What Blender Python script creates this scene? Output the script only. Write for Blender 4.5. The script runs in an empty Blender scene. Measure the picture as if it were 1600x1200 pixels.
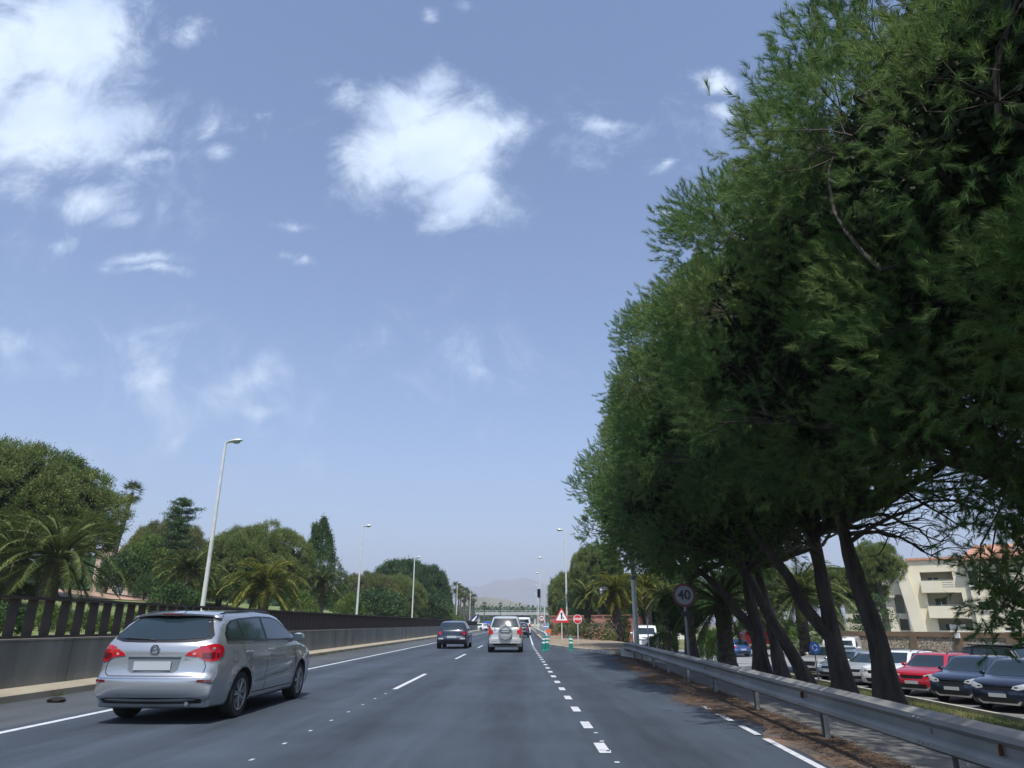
import bpy, bmesh, math, random
import numpy as np
from mathutils import Vector, Matrix
from mathutils.bvhtree import BVHTree

# ------------------------------------------------------------------ camera
FPX = 1070.0                      # focal length in pixels of the 1600 px wide photograph
PITCH = math.atan(375 / FPX)
YAW = math.atan(0.0206 / 1.0597)
CAMH = 1.3
scene = bpy.context.scene
COL = scene.collection
cam_data = bpy.data.cameras.new("camera")
cam_data.sensor_width = 36
cam_data.lens = 36 * FPX / 1600
cam_data.clip_start = 0.05
cam_data.clip_end = 20000
cam = bpy.data.objects.new("camera", cam_data)
COL.objects.link(cam)
cam.location = (0, 0, CAMH)
cam.rotation_euler = (math.pi / 2 + PITCH, 0, YAW)
scene.camera = cam
ROT = (Matrix.Rotation(YAW, 3, 'Z') @ Matrix.Rotation(math.pi / 2 + PITCH, 3, 'X'))

def ray(u, v):
    return ROT @ Vector(((u - 800) / FPX, (600 - v) / FPX, -1.0))

def at(u, v, t):
    """the place seen at photo point (u, v), t metres in front of the camera"""
    return Vector((0, 0, CAMH)) + ray(u, v) * t

# ------------------------------------------------------------------ light
SUN_EL = math.radians(61)
SUN_AZ = math.radians(177)        # clockwise from +Y: behind the camera, a little to its left
sun_dir = Vector((math.sin(SUN_AZ) * math.cos(SUN_EL), math.cos(SUN_AZ) * math.cos(SUN_EL), math.sin(SUN_EL)))
sd = bpy.data.lights.new("sun", 'SUN')
sd.energy = 4.2
sd.angle = math.radians(0.5)
sd.color = (1.0, 0.97, 0.925)
sun = bpy.data.objects.new("sun", sd)
COL.objects.link(sun)
sun.rotation_euler = sun_dir.to_track_quat('Z', 'Y').to_euler()

world = bpy.data.worlds.new("World")
scene.world = world
world.use_nodes = True
wt = world.node_tree
wn, wl = wt.nodes, wt.links
wn.clear()
w_out = wn.new('ShaderNodeOutputWorld')
w_bg = wn.new('ShaderNodeBackground')
SKY_STRENGTH = 0.14
w_bg.inputs[1].default_value = SKY_STRENGTH
sky = wn.new('ShaderNodeTexSky')
sky.sky_type = 'NISHITA'
sky.sun_disc = False
sky.sun_elevation = SUN_EL
sky.sun_rotation = SUN_AZ
sky.altitude = 0
sky.air_density = 1.0
sky.dust_density = 1.5
sky.ozone_density = 3.0
wl.new(w_bg.outputs[0], w_out.inputs[0])

def vmath(op, a, b=None, c=None):
    n = wn.new('ShaderNodeVectorMath'); n.operation = op
    for i, x in enumerate((a, b, c)):
        if x is None: continue
        if hasattr(x, 'is_linked') or hasattr(x, 'links'): wl.new(x, n.inputs[i])
        else: n.inputs[i].default_value = x
    return n.outputs['Value'] if op in ('LENGTH', 'DOT_PRODUCT') else n.outputs[0]

def fmath(op, a, b=None, clamp=False):
    n = wn.new('ShaderNodeMath'); n.operation = op; n.use_clamp = clamp
    for i, x in enumerate((a, b)):
        if x is None: continue
        if hasattr(x, 'links'): wl.new(x, n.inputs[i])
        else: n.inputs[i].default_value = x
    return n.outputs[0]

tc = wn.new('ShaderNodeTexCoord')
sep = wn.new('ShaderNodeSeparateXYZ'); wl.new(tc.outputs['Generated'], sep.inputs[0])
yy = fmath('MAXIMUM', sep.outputs[1], 0.02)
comb = wn.new('ShaderNodeCombineXYZ')
wl.new(fmath('DIVIDE', sep.outputs[0], yy), comb.inputs[0])
wl.new(fmath('DIVIDE', sep.outputs[2], yy), comb.inputs[1])
skyp = comb.outputs[0]
# warp so the edges of the clouds are ragged
nz1 = wn.new('ShaderNodeTexNoise'); nz1.inputs['Scale'].default_value = 3.2; nz1.inputs['Detail'].default_value = 7
nz1.inputs['Roughness'].default_value = 0.62
wl.new(skyp, nz1.inputs['Vector'])
warp = vmath('MULTIPLY_ADD', vmath('SUBTRACT', nz1.outputs['Color'], (0.5, 0.5, 0.5)), (0.20, 0.17, 0.0), skyp)
nz2 = wn.new('ShaderNodeTexNoise'); nz2.inputs['Scale'].default_value = 7.5; nz2.inputs['Detail'].default_value = 10
nz2.inputs['Roughness'].default_value = 0.70; nz2.inputs['Distortion'].default_value = 0.5
wl.new(skyp, nz2.inputs['Vector'])

def gn(u, v):
    d = ray(u, v); return d.x / d.y, d.z / d.y
# (u, v, half width, half height, weight) of every cloud, as seen in the sky
CLOUDS = [(90, 60, 165, 120, 1.5), (70, 190, 190, 95, 1.35), (-60, 130, 160, 190, 1.5), (160, 300, 80, 40, .95), (195, 330, 45, 25, .7),
          (230, 240, 60, 25, .75), (650, 160, 95, 75, 1.3), (690, 230, 140, 105, 1.6), (720, 310, 105, 65, 1.2), (600, 250, 70, 90, 1.2), (780, 210, 70, 60, .95),
          (550, 150, 50, 26, .5), (680, 352, 60, 28, .95), (305, 42, 34, 24, .62), (320, 195, 28, 32, .6), (345, 240, 36, 22, .72), (235, 405, 60, 16, .72),
          (250, 425, 60, 14, .72), (195, 418, 26, 12, .55), (120, 375, 24, 16, .55), (465, 408, 32, 18, .62), (465, 343, 46, 10, .45),
          (950, 190, 58, 20, .85), (1125, 118, 52, 24, .9), (1140, 160, 46, 18, .75), (1030, 255, 24, 14, .6), (740, 600, 44, 30, .55),
          (240, 595, 60, 38, .66), (380, 600, 90, 36, .66), (410, 645, 56, 22, .6), (20, 545, 60, 26, .6), (285, 690, 34, 22, .52), (100, 590, 80, 26, .45),
          (742, 12, 26, 10, .3), (670, 20, 20, 14, .45), (230, 250, 160, 120, .30), (665, 118, 70, 40, 1.0), (700, 345, 80, 34, .9), (740, 570, 120, 90, .24), (330, 620, 260, 100, .38), (60, 560, 150, 70, .34), (1000, 200, 160, 60, .28), (520, 130, 50, 16, .4), (425, 172, 24, 12, .4), (1040, 330, 26, 10, .45)]
mask = None
for (u, v, a, b, w) in CLOUDS:
    cx, cz = gn(u, v)
    rx = abs(gn(u + a, v)[0] - cx); rz = abs(gn(u, v - b)[1] - cz)
    ln = vmath('LENGTH', vmath('MULTIPLY_ADD', warp, (1 / rx, 1 / rz, 0), (-cx / rx, -cz / rz, 0)))
    m = fmath('MULTIPLY', fmath('SUBTRACT', 1.12, ln), w)
    mask = m if mask is None else fmath('MAXIMUM', mask, m)
mask = fmath('MAXIMUM', mask, -0.35)
dens = fmath('ADD', mask, fmath('MULTIPLY', fmath('SUBTRACT', nz2.outputs['Fac'], 0.50), 2.3))
cr = wn.new('ShaderNodeMapRange'); cr.interpolation_type = 'SMOOTHSTEP'
cr.inputs['From Min'].default_value = 0.02; cr.inputs['From Max'].default_value = 1.25
wl.new(dens, cr.inputs['Value'])
front = wn.new('ShaderNodeMapRange'); front.inputs['From Min'].default_value = 0.03; front.inputs['From Max'].default_value = 0.2
wl.new(sep.outputs[1], front.inputs['Value'])
cov = fmath('MULTIPLY', fmath('MULTIPLY', cr.outputs[0], front.outputs[0]), 0.9)
mixc = wn.new('ShaderNodeMix'); mixc.data_type = 'RGBA'
wl.new(cov, mixc.inputs['Factor'])
tint = wn.new('ShaderNodeMix'); tint.data_type = 'RGBA'; tint.blend_type = 'MULTIPLY'; tint.inputs['Factor'].default_value = 1
wl.new(sky.outputs[0], tint.inputs['A']); tint.inputs['B'].default_value = (0.98, 1.0, 1.06, 1)
SKYTINT = tint
wl.new(tint.outputs['Result'], mixc.inputs['A'])
shade = wn.new('ShaderNodeMix'); shade.data_type = 'RGBA'
nz3 = wn.new('ShaderNodeTexNoise'); nz3.inputs['Scale'].default_value = 5.0; nz3.inputs['Detail'].default_value = 6
wl.new(vmath('ADD', skyp, (0.03, -0.05, 0.0)), nz3.inputs['Vector'])
sm = wn.new('ShaderNodeMapRange'); sm.inputs['From Min'].default_value = .38; sm.inputs['From Max'].default_value = .60
wl.new(nz3.outputs['Fac'], sm.inputs['Value']); wl.new(sm.outputs[0], shade.inputs['Factor'])
shade.inputs['A'].default_value = (4.4, 5.4, 6.9, 1); shade.inputs['B'].default_value = (5.6, 6.5, 7.6, 1)
wl.new(shade.outputs['Result'], mixc.inputs['B'])
wl.new(mixc.outputs['Result'], w_bg.inputs[0])

scene.view_settings.view_transform = 'Standard'
scene.view_settings.look = 'None'
scene.view_settings.gamma = 1
scene.view_settings.exposure = 0.38
scene.cycles.max_bounces = 6
scene.cycles.diffuse_bounces = 3
scene.cycles.glossy_bounces = 3
scene.cycles.transparent_max_bounces = 6
scene.cycles.volume_bounces = 0
scene.cycles.caustics_reflective = False
scene.cycles.caustics_refractive = False
scene.cycles.sample_clamp_indirect = 4

# ------------------------------------------------------------------ helpers
RNG = np.random.default_rng(7)
random.seed(5)

class MB:
    """collects shapes for ONE mesh object"""
    def __init__(s): s.v = []; s.f = []; s.m = []
    def add(s, vs, fs, mi=0):
        o = len(s.v); s.v.extend([tuple(p) for p in vs])
        for f in fs: s.f.append([i + o for i in f]); s.m.append(mi)
        return s
    def box(s, c, d, mi=0, rz=0, M=None):
        x, y, z = d[0] / 2, d[1] / 2, d[2] / 2
        vs = [Vector((a * x, b * y, e * z)) for a in (-1, 1) for b in (-1, 1) for e in (-1, 1)]
        R = M if M is not None else Matrix.Rotation(rz, 3, 'Z')
        vs = [R @ p + Vector(c) for p in vs]
        return s.add(vs, [(0, 1, 3, 2), (4, 6, 7, 5), (0, 4, 5, 1), (2, 3, 7, 6), (0, 2, 6, 4), (1, 5, 7, 3)], mi)
    def tube(s, pts, rad, n=8, mi=0, caps=True):
        pts = [Vector(p) for p in pts]
        if not hasattr(rad, '__len__'): rad = [rad] * len(pts)
        vs = []; up = None
        for i, p in enumerate(pts):
            d = (pts[min(i + 1, len(pts) - 1)] - pts[max(i - 1, 0)])
            if d.length < 1e-9: d = Vector((0, 0, 1))
            d.normalize()
            if up is None:
                up = Vector((1, 0, 0)) if abs(d.x) < .8 else Vector((0, 1, 0))
            a = (up - d * up.dot(d)).normalized(); b = d.cross(a); up = a
            for k in range(n):
                t = 2 * math.pi * k / n
                vs.append(p + (a * math.cos(t) + b * math.sin(t)) * rad[i])
        fs = []
        for i in range(len(pts) - 1):
            for k in range(n):
                fs.append((i * n + k, i * n + (k + 1) % n, (i + 1) * n + (k + 1) % n, (i + 1) * n + k))
        if caps:
            fs.append(tuple(range(n - 1, -1, -1))); fs.append(tuple((len(pts) - 1) * n + k for k in range(n)))
        return s.add(vs, fs, mi)
    def cyl(s, p0, p1, r0, r1=None, n=12, mi=0):
        return s.tube([p0, p1], [r0, r0 if r1 is None else r1], n, mi)
    def lathe(s, prof, n=24, mi=0, axis='Z', c=(0, 0, 0), closed=False):
        vs = []; fs = []
        for (r, h) in prof:
            for k in range(n):
                t = 2 * math.pi * k / n
                a, b = r * math.cos(t), r * math.sin(t)
                p = (a, b, h) if axis == 'Z' else ((h, a, b) if axis == 'X' else (a, h, b))
                vs.append((p[0] + c[0], p[1] + c[1], p[2] + c[2]))
        m = len(prof)
        for i in range(m if closed else m - 1):
            j = (i + 1) % m
            for k in range(n):
                fs.append((i * n + k, i * n + (k + 1) % n, j * n + (k + 1) % n, j * n + k))
        return s.add(vs, fs, mi)
    def prism(s, poly, h0, h1, plane='XZ', mi=0):
        """poly extruded along the plane's normal from h0 to h1"""
        n = len(poly)
        def P(a, b, h): return (a, h, b) if plane == 'XZ' else ((h, a, b) if plane == 'YZ' else (a, b, h))
        vs = [P(a, b, h0) for a, b in poly] + [P(a, b, h1) for a, b in poly]
        fs = [tuple(range(n)), tuple(range(2 * n - 1, n - 1, -1))] + [(i, i + n, (i + 1) % n + n, (i + 1) % n) for i in range(n)]
        return s.add(vs, fs, mi)
    def ellipsoid(s, c, r, nu=14, nv=9, mi=0, jit=0):
        prof = [(math.sin(math.pi * i / nv), -math.cos(math.pi * i / nv)) for i in range(nv + 1)]
        o = len(s.v); s.lathe(prof, nu, mi)
        for i in range(o, len(s.v)):
            p = s.v[i]; q = 1 + (random.random() - .5) * jit
            s.v[i] = (c[0] + p[0] * r[0] * q, c[1] + p[1] * r[1] * q, c[2] + p[2] * r[2] * q)
        return s
    def build(s, name, mats, parent=None, smooth=False, loc=None, fix=True, sharp=35):
        me = bpy.data.meshes.new(name)
        me.from_pydata(s.v, [], s.f)
        if not isinstance(mats, (list, tuple)): mats = [mats]
        for m in mats: me.materials.append(m)
        me.polygons.foreach_set('material_index', s.m)
        if fix and len(s.f) < 60000:
            bm = bmesh.new(); bm.from_mesh(me)
            bmesh.ops.recalc_face_normals(bm, faces=bm.faces[:]); bm.to_mesh(me); bm.free()
        if smooth:
            me.polygons.foreach_set('use_smooth', [True] * len(me.polygons))
            me.update()
            try: me.set_sharp_from_angle(angle=math.radians(sharp))
            except Exception: pass
        me.update()
        return link(name, me, parent, loc)

def link(name, me, parent=None, loc=None):
    o = bpy.data.objects.new(name, me); COL.objects.link(o)
    if parent is not None: o.parent = parent
    if loc is not None: o.location = loc
    return o

def tag(o, label=None, cat=None, group=None, kind=None):
    if label: o['label'] = label
    if cat: o['category'] = cat
    if group: o['group'] = group
    if kind: o['kind'] = kind
    return o

def thing(name, label, cat, loc=(0, 0, 0), rz=0, group=None):
    o = bpy.data.objects.new(name, None); COL.objects.link(o)
    o.empty_display_size = .2
    o.location = loc; o.rotation_euler = (0, 0, rz)
    return tag(o, label, cat, group)

CH = {}
def kids(o): return [c for c in COL.objects if c.parent == o]
def copy_tree(o, parent=None, mats=None, memo=None):
    c = o.copy(); COL.objects.link(c); c.parent = parent
    if mats and c.type == 'MESH' and any(m.name in mats for m in c.data.materials if m):
        key = (c.data.name, id(mats))
        if key not in CH:
            d = c.data.copy()
            for i, m in enumerate(d.materials):
                if m and m.name in mats: d.materials[i] = mats[m.name]
            CH[key] = d
        c.data = CH[key]
    for k in memo[o.name] if memo else kids(o): copy_tree(k, c, mats, memo)
    return c

def dup(o, label, loc, rz=0, scale=None, group=None, mats=None, cat=None):
    memo = {}
    for x in COL.objects:
        memo.setdefault(x.name, [])
        if x.parent is not None: memo.setdefault(x.parent.name, []).append(x)
    c = copy_tree(o, None, mats, memo)
    c.location = loc; c.rotation_euler = (0, 0, rz)
    if scale is not None: c.scale = scale if hasattr(scale, '__len__') else (scale,) * 3
    if label: c['label'] = label
    if group: c['group'] = group
    if cat: c['category'] = cat
    return c

# ------------------------------------------------------------------ materials
MATS = {}
def mat(name, col, rough=.6, metal=0, var=0, vscale=4, bump=0, bscale=30, col2=None, spec=.5, coat=0, detail=5, stretch=None, trans=0, bdist=.02, lo=.35, hi=.65, islandvar=0, objspace=True):
    m = bpy.data.materials.new(name); m.use_nodes = True
    nt = m.node_tree; N, L = nt.nodes, nt.links
    b = N['Principled BSDF']
    b.inputs['Base Color'].default_value = (*col, 1)
    b.inputs['Roughness'].default_value = rough
    b.inputs['Metallic'].default_value = metal
    b.inputs['Specular IOR Level'].default_value = spec
    if coat: b.inputs['Coat Weight'].default_value = coat; b.inputs['Coat Roughness'].default_value = .04
    src = None
    if var or bump or islandvar:
        t = N.new('ShaderNodeTexCoord'); src = t.outputs['Object']
        if stretch:
            mp = N.new('ShaderNodeMapping'); mp.inputs['Scale'].default_value = stretch
            L.new(src, mp.inputs['Vector']); src = mp.outputs[0]
    if var:
        c2 = col2 if col2 else tuple(min(1, c * (1 + var)) for c in col)
        c1 = col if col2 else tuple(c * (1 - var) for c in col)
        n = N.new('ShaderNodeTexNoise'); n.inputs['Scale'].default_value = vscale; n.inputs['Detail'].default_value = detail
        n.inputs['Roughness'].default_value = .6
        L.new(src, n.inputs['Vector'])
        r = N.new('ShaderNodeMapRange'); r.inputs['From Min'].default_value = lo; r.inputs['From Max'].default_value = hi
        L.new(n.outputs['Fac'], r.inputs['Value'])
        mx = N.new('ShaderNodeMix'); mx.data_type = 'RGBA'
        L.new(r.outputs[0], mx.inputs['Factor']); mx.inputs['A'].default_value = (*c1, 1); mx.inputs['B'].default_value = (*c2, 1)
        out = mx.outputs['Result']
        if islandvar:
            g = N.new('ShaderNodeNewGeometry')
            r2 = N.new('ShaderNodeMapRange'); r2.inputs['To Min'].default_value = 1 - islandvar; r2.inputs['To Max'].default_value = 1 + islandvar
            L.new(g.outputs['Random Per Island'], r2.inputs['Value'])
            h = N.new('ShaderNodeHueSaturation'); L.new(out, h.inputs['Color']); L.new(r2.outputs[0], h.inputs['Value'])
            out = h.outputs[0]
        L.new(out, b.inputs['Base Color'])
        m['c'] = 1
    if bump:
        n = N.new('ShaderNodeTexNoise'); n.inputs['Scale'].default_value = bscale; n.inputs['Detail'].default_value = 6
        L.new(src, n.inputs['Vector'])
        bp = N.new('ShaderNodeBump'); bp.inputs['Strength'].default_value = bump; bp.inputs['Distance'].default_value = bdist
        L.new(n.outputs['Fac'], bp.inputs['Height']); L.new(bp.outputs[0], b.inputs['Normal'])
    if trans:
        tr = N.new('ShaderNodeBsdfTranslucent'); mxs = N.new('ShaderNodeMixShader'); mxs.inputs[0].default_value = trans
        o = N['Material Output']
        if b.inputs['Base Color'].links: L.new(b.inputs['Base Color'].links[0].from_socket, tr.inputs['Color'])
        else: tr.inputs['Color'].default_value = (*col, 1)
        L.new(b.outputs[0], mxs.inputs[1]); L.new(tr.outputs[0], mxs.inputs[2]); L.new(mxs.outputs[0], o.inputs['Surface'])
    MATS[name] = m
    return m

M_asphalt = mat('asphalt', (.030, .042, .060), .85, var=.5, vscale=.35, bump=.5, bscale=160, col2=(.039, .053, .074), detail=12, bdist=.008, lo=.3, hi=.7)
M_asphalt_old = mat('old_asphalt', (.055, .064, .070), .9, var=.5, vscale=.9, bump=.4, bscale=120, col2=(.085, .093, .096), detail=10)
M_lot = mat('car_park_asphalt', (.13, .135, .135), .9, var=.4, vscale=.5, col2=(.19, .19, .18), detail=8)
M_paleroad = mat('pale_asphalt', (.20, .21, .215), .9, var=.3, vscale=.6, col2=(.27, .275, .27), detail=8)
M_paint = mat('road_paint', (.54, .56, .58), .7, var=.5, vscale=9, col2=(.26, .28, .31), detail=9, lo=.5, hi=.75)
M_kerb = mat('tan_kerb', (.37, .33, .245), .85, var=.4, vscale=1.2, col2=(.30, .26, .19), bump=.3, bscale=40)
M_kerbw = mat('pale_kerb', (.50, .48, .42), .85, var=.3, vscale=3, col2=(.36, .34, .29))
M_conc = mat('wall_concrete', (.17, .168, .145), .9, var=.5, vscale=1.1, col2=(.30, .295, .25), bump=.35, bscale=14, detail=10, stretch=(1, 1, .16))
M_fence = mat('dark_brown_paint', (.045, .031, .027), .6, var=.3, vscale=3)
M_grass = mat('grass', (.10, .145, .035), .95, var=.5, vscale=.35, col2=(.20, .22, .075), bump=.8, bscale=30, detail=12, bdist=.05)
M_verge = mat('verge_grass', (.10, .13, .035), .95, var=.5, vscale=.5, col2=(.20, .175, .085), bump=.8, bscale=30, detail=12, bdist=.05)
M_gravel = mat('dry_gravel', (.30, .24, .165), .95, var=.4, vscale=1.4, col2=(.23, .175, .115), bump=.8, bscale=45, detail=12, bdist=.03)
M_litter = mat('pine_litter', (.15, .092, .055), .95, var=.5, vscale=2.5, col2=(.08, .06, .045), bump=.8, bscale=50, detail=12)
M_soil = mat('soil_dust', (.075, .066, .060), .95, var=.5, vscale=1.6, col2=(.17, .105, .062), detail=14, lo=.42, hi=.62)
M_path = mat('concrete_path', (.12, .12, .115), .9, var=.4, vscale=1.0, col2=(.17, .165, .15), detail=8)
M_terrain = mat('dry_terrain', (.15, .16, .075), .95, var=.4, vscale=.03, col2=(.24, .21, .12), detail=12)
M_clay = mat('clay_path', (.36, .23, .16), .95, var=.2, vscale=.6)
M_galv = mat('galvanised_steel', (.20, .20, .185), .65, .15, var=.45, vscale=1.1, col2=(.30, .295, .27), bump=.1, bscale=12, detail=8)
M_galvd = mat('dull_steel', (.22, .23, .225), .6, .3, var=.3, vscale=4)
M_pole = mat('pale_pole_paint', (.56, .58, .56), .45, .15, var=.12, vscale=2)
M_head = mat('lamp_grey', (.50, .52, .52), .4, .2)
M_lens = mat('lamp_lens', (.30, .33, .34), .2)
M_white = mat('white_paint', (.78, .78, .78), .45)
M_black = mat('black_plastic', (.015, .016, .018), .5)
M_red = mat('sign_red', (.55, .025, .04), .45)
M_signw = mat('sign_white', (.78, .79, .80), .45)
M_blue = mat('sign_blue', (.02, .13, .50), .4)
M_green = mat('bollard_green', (.01, .22, .17), .5)
M_orange = mat('orange_plastic', (.65, .13, .03), .5)
M_amber = mat('dirty_amber', (.24, .09, .03), .6)
M_bark = mat('pine_bark', (.115, .09, .074), .95, var=.5, vscale=3.5, col2=(.045, .037, .033), bump=1.0, bscale=6, detail=10, stretch=(1, 1, .25), bdist=.2)
M_palmbark = mat('palm_bark', (.12, .10, .08), .95, var=.5, vscale=6, col2=(.055, .045, .035), bump=1.0, bscale=9, bdist=.08)
FOL = dict(rough=.65, spec=.25)
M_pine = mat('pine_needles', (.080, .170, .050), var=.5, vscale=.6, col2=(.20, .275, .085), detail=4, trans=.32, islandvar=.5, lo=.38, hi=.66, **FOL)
M_pine_in = mat('inner_needles', (.016, .034, .011), var=.5, vscale=.55, col2=(.030, .045, .013), trans=.1, islandvar=.4, **FOL)  # near-black copy of the needle green; shade inside the crown put into the colour
M_dome = mat('dome_foliage', (.080, .140, .035), var=.5, vscale=.5, col2=(.18, .21, .060), detail=4, trans=.2, islandvar=.45, **FOL)
M_dome_y = mat('olive_foliage', (.085, .12, .03), var=.5, vscale=.4, col2=(.17, .16, .06), detail=4, trans=.2, islandvar=.45, **FOL)
M_darkleaf = mat('dark_foliage', (.030, .070, .024), var=.5, vscale=.6, col2=(.065, .115, .034), trans=.15, islandvar=.45, **FOL)
M_shrub = mat('shrub_foliage', (.055, .115, .025), var=.5, vscale=.9, col2=(.14, .20, .045), trans=.25, islandvar=.45, **FOL)
M_olean = mat('oleander_foliage', (.060, .105, .035), var=.5, vscale=.9, col2=(.16, .18, .09), trans=.25, islandvar=.4, **FOL)
M_flower = mat('pink_flowers', (.42, .20, .17), .8)
M_palm = mat('palm_frond', (.080, .125, .040), var=.5, vscale=1.2, col2=(.18, .205, .065), trans=.25, islandvar=.35, **FOL)
M_palmy = mat('yellow_palm_frond', (.12, .155, .028), var=.5, vscale=1.2, col2=(.28, .27, .06), trans=.3, islandvar=.35, **FOL)
M_dead = mat('dead_frond', (.26, .15, .07), var=.4, vscale=2, col2=(.36, .24, .12), trans=.2, islandvar=.3, **FOL)
M_fan = mat('fan_palm_leaf', (.05, .085, .022), var=.5, vscale=1.2, col2=(.13, .15, .035), trans=.25, islandvar=.35, **FOL)
M_tyre = mat('tyre_rubber', (.018, .018, .019), .8)
M_under = mat('underbody', (.012, .012, .013), .9)
M_rim = mat('alloy_rim', (.42, .43, .45), .32, .75)
M_glass = mat('car_glass', (.014, .026, .032), .06, 0, spec=.9)
M_glass2 = mat('window_glass', (.05, .07, .085), .12, 0, spec=.8)
M_trim = mat('black_trim', (.012, .012, .014), .35)
M_chrome = mat('chrome', (.62, .64, .66), .14, 1)
M_tail = mat('tail_lamp_red', (.42, .008, .018), .12, coat=1)
M_taild = mat('tail_lamp_dark_red', (.12, .004, .010), .15, coat=1)
M_tailw = mat('tail_lamp_clear', (.60, .30, .30), .12, coat=1)
M_lamp = mat('headlamp_glass', (.50, .54, .58), .1, .3, coat=1)
M_plate = mat('plate_white', (.42, .45, .47), .5)
M_silver = mat('silver_car_paint', (.40, .425, .45), .26, .6, coat=1)
M_gap = mat('panel_gap', (.02, .022, .025), .7)
def paint(name, c, metal=.3): return mat(name, c, .3, metal, coat=.9)
M_p = dict(silver2=paint('pale_silver_paint', (.50, .51, .50), .4), navy=paint('navy_car_paint', (.018, .030, .060)), dnavy=paint('dark_blue_car_paint', (.014, .020, .042)),
           red=paint('red_car_paint', (.42, .012, .025), .1), white=paint('white_car_paint', (.72, .74, .75), 0), green=paint('pale_green_car_paint', (.33, .42, .33), .3),
           black=paint('black_car_paint', (.02, .024, .026), .1), grey=paint('grey_car_paint', (.27, .32, .38), .5), blue=paint('bright_blue_car_paint', (.03, .08, .22), .3))
M_cream = mat('cream_render', (.66, .62, .47), .9, var=.2, vscale=.4, col2=(.60, .55, .41), detail=6)
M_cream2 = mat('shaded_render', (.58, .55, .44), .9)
M_tile = mat('roof_tile', (.38, .17, .11), .85, var=.4, vscale=6, col2=(.50, .27, .17))
M_brown = mat('brown_render', (.24, .165, .105), .9, var=.3, vscale=1.5, col2=(.18, .125, .08))
M_salmon = mat('salmon_render', (.50, .24, .18), .9, var=.2, vscale=.7)
M_mount = mat('mountain_rock', (.13, .125, .10), .95, var=.4, vscale=.004, col2=(.20, .18, .14), detail=12)
M_hill = mat('hillside', (.11, .115, .055), .95, var=.5, vscale=.012, col2=(.22, .19, .12), detail=12)
M_bridge = mat('bridge_concrete', (.33, .34, .33), .85, var=.2, vscale=.3)
M_navy = mat('navy_panel', (.02, .028, .12), .4)

def stone_mat():
    m = bpy.data.materials.new('rubble_stone'); m.use_nodes = True
    N, L = m.node_tree.nodes, m.node_tree.links; b = N['Principled BSDF']; b.inputs['Roughness'].default_value = .9
    t = N.new('ShaderNodeTexCoord'); v = N.new('ShaderNodeTexVoronoi'); v.inputs['Scale'].default_value = 5.5
    v.feature = 'F1'; L.new(t.outputs['Object'], v.inputs['Vector'])
    v2 = N.new('ShaderNodeTexVoronoi'); v2.feature = 'DISTANCE_TO_EDGE'; v2.inputs['Scale'].default_value = 5.5; L.new(t.outputs['Object'], v2.inputs['Vector'])
    r = N.new('ShaderNodeValToRGB'); L.new(v.outputs['Color'], r.inputs[0])
    r.color_ramp.elements[0].color = (.30, .24, .18, 1); r.color_ramp.elements[1].color = (.62, .55, .43, 1)
    r2 = N.new('ShaderNodeMapRange'); r2.inputs['From Max'].default_value = .08; L.new(v2.outputs['Distance'], r2.inputs['Value'])
    mx = N.new('ShaderNodeMix'); mx.data_type = 'RGBA'; L.new(r2.outputs[0], mx.inputs['Factor'])
    mx.inputs['A'].default_value = (.13, .10, .08, 1); L.new(r.outputs[0], mx.inputs['B']); L.new(mx.outputs['Result'], b.inputs['Base Color'])
    bp = N.new('ShaderNodeBump'); bp.inputs['Distance'].default_value = .04; L.new(r2.outputs[0], bp.inputs['Height']); L.new(bp.outputs[0], b.inputs['Normal'])
    return m
M_stone = stone_mat()
def asphalt_nodes(m, base, var, tracks=True):
    N, L = m.node_tree.nodes, m.node_tree.links; b = N['Principled BSDF']
    t = N.new('ShaderNodeTexCoord')
    def noise(scale, detail, st=None, rough=.6):
        src = t.outputs['Object']
        if st: mp = N.new('ShaderNodeMapping'); mp.inputs['Scale'].default_value = st; L.new(src, mp.inputs['Vector']); src = mp.outputs[0]
        n = N.new('ShaderNodeTexNoise'); n.inputs['Scale'].default_value = scale; n.inputs['Detail'].default_value = detail; n.inputs['Roughness'].default_value = rough; L.new(src, n.inputs['Vector']); return n.outputs['Fac']
    def math_(op, a, b_):
        n = N.new('ShaderNodeMath'); n.operation = op
        for i, x in enumerate((a, b_)):
            if hasattr(x, 'links'): L.new(x, n.inputs[i])
            else: n.inputs[i].default_value = x
        return n.outputs[0]
    # grain, long streaks along the lane, blotches, wheel tracks
    f = math_('MULTIPLY', math_('SUBTRACT', noise(55, 3, None, .8), .5), .9)
    f = math_('ADD', f, math_('MULTIPLY', math_('SUBTRACT', noise(1.3, 6, (1, .05, 1)), .5), 1.1))
    f = math_('ADD', f, math_('MULTIPLY', math_('SUBTRACT', noise(.45, 8), .5), .8))
    f = math_('ADD', f, math_('MULTIPLY', math_('SUBTRACT', noise(6, 8, (1, .12, 1)), .5), .5))
    if tracks:
        s = N.new('ShaderNodeSeparateXYZ'); L.new(t.outputs['Object'], s.inputs[0])
        w = math_('SINE', math_('MULTIPLY', math_('ADD', s.outputs[0], 2.78 + .9), 2 * math.pi / 1.83), 0)
        f = math_('ADD', f, math_('MULTIPLY', w, .10))
    k = math_('ADD', 1.0, math_('MULTIPLY', f, var))
    mx = N.new('ShaderNodeVectorMath'); mx.operation = 'SCALE'; mx.inputs[0].default_value = base; L.new(k, mx.inputs['Scale']); L.new(mx.outputs[0], b.inputs['Base Color'])
    r = math_('ADD', .80, math_('MULTIPLY', f, .12)); L.new(r, b.inputs['Roughness'])
asphalt_nodes(M_asphalt, (.038, .051, .069), 1.4)
asphalt_nodes(M_asphalt_old, (.066, .075, .080), .9, False)

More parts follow.
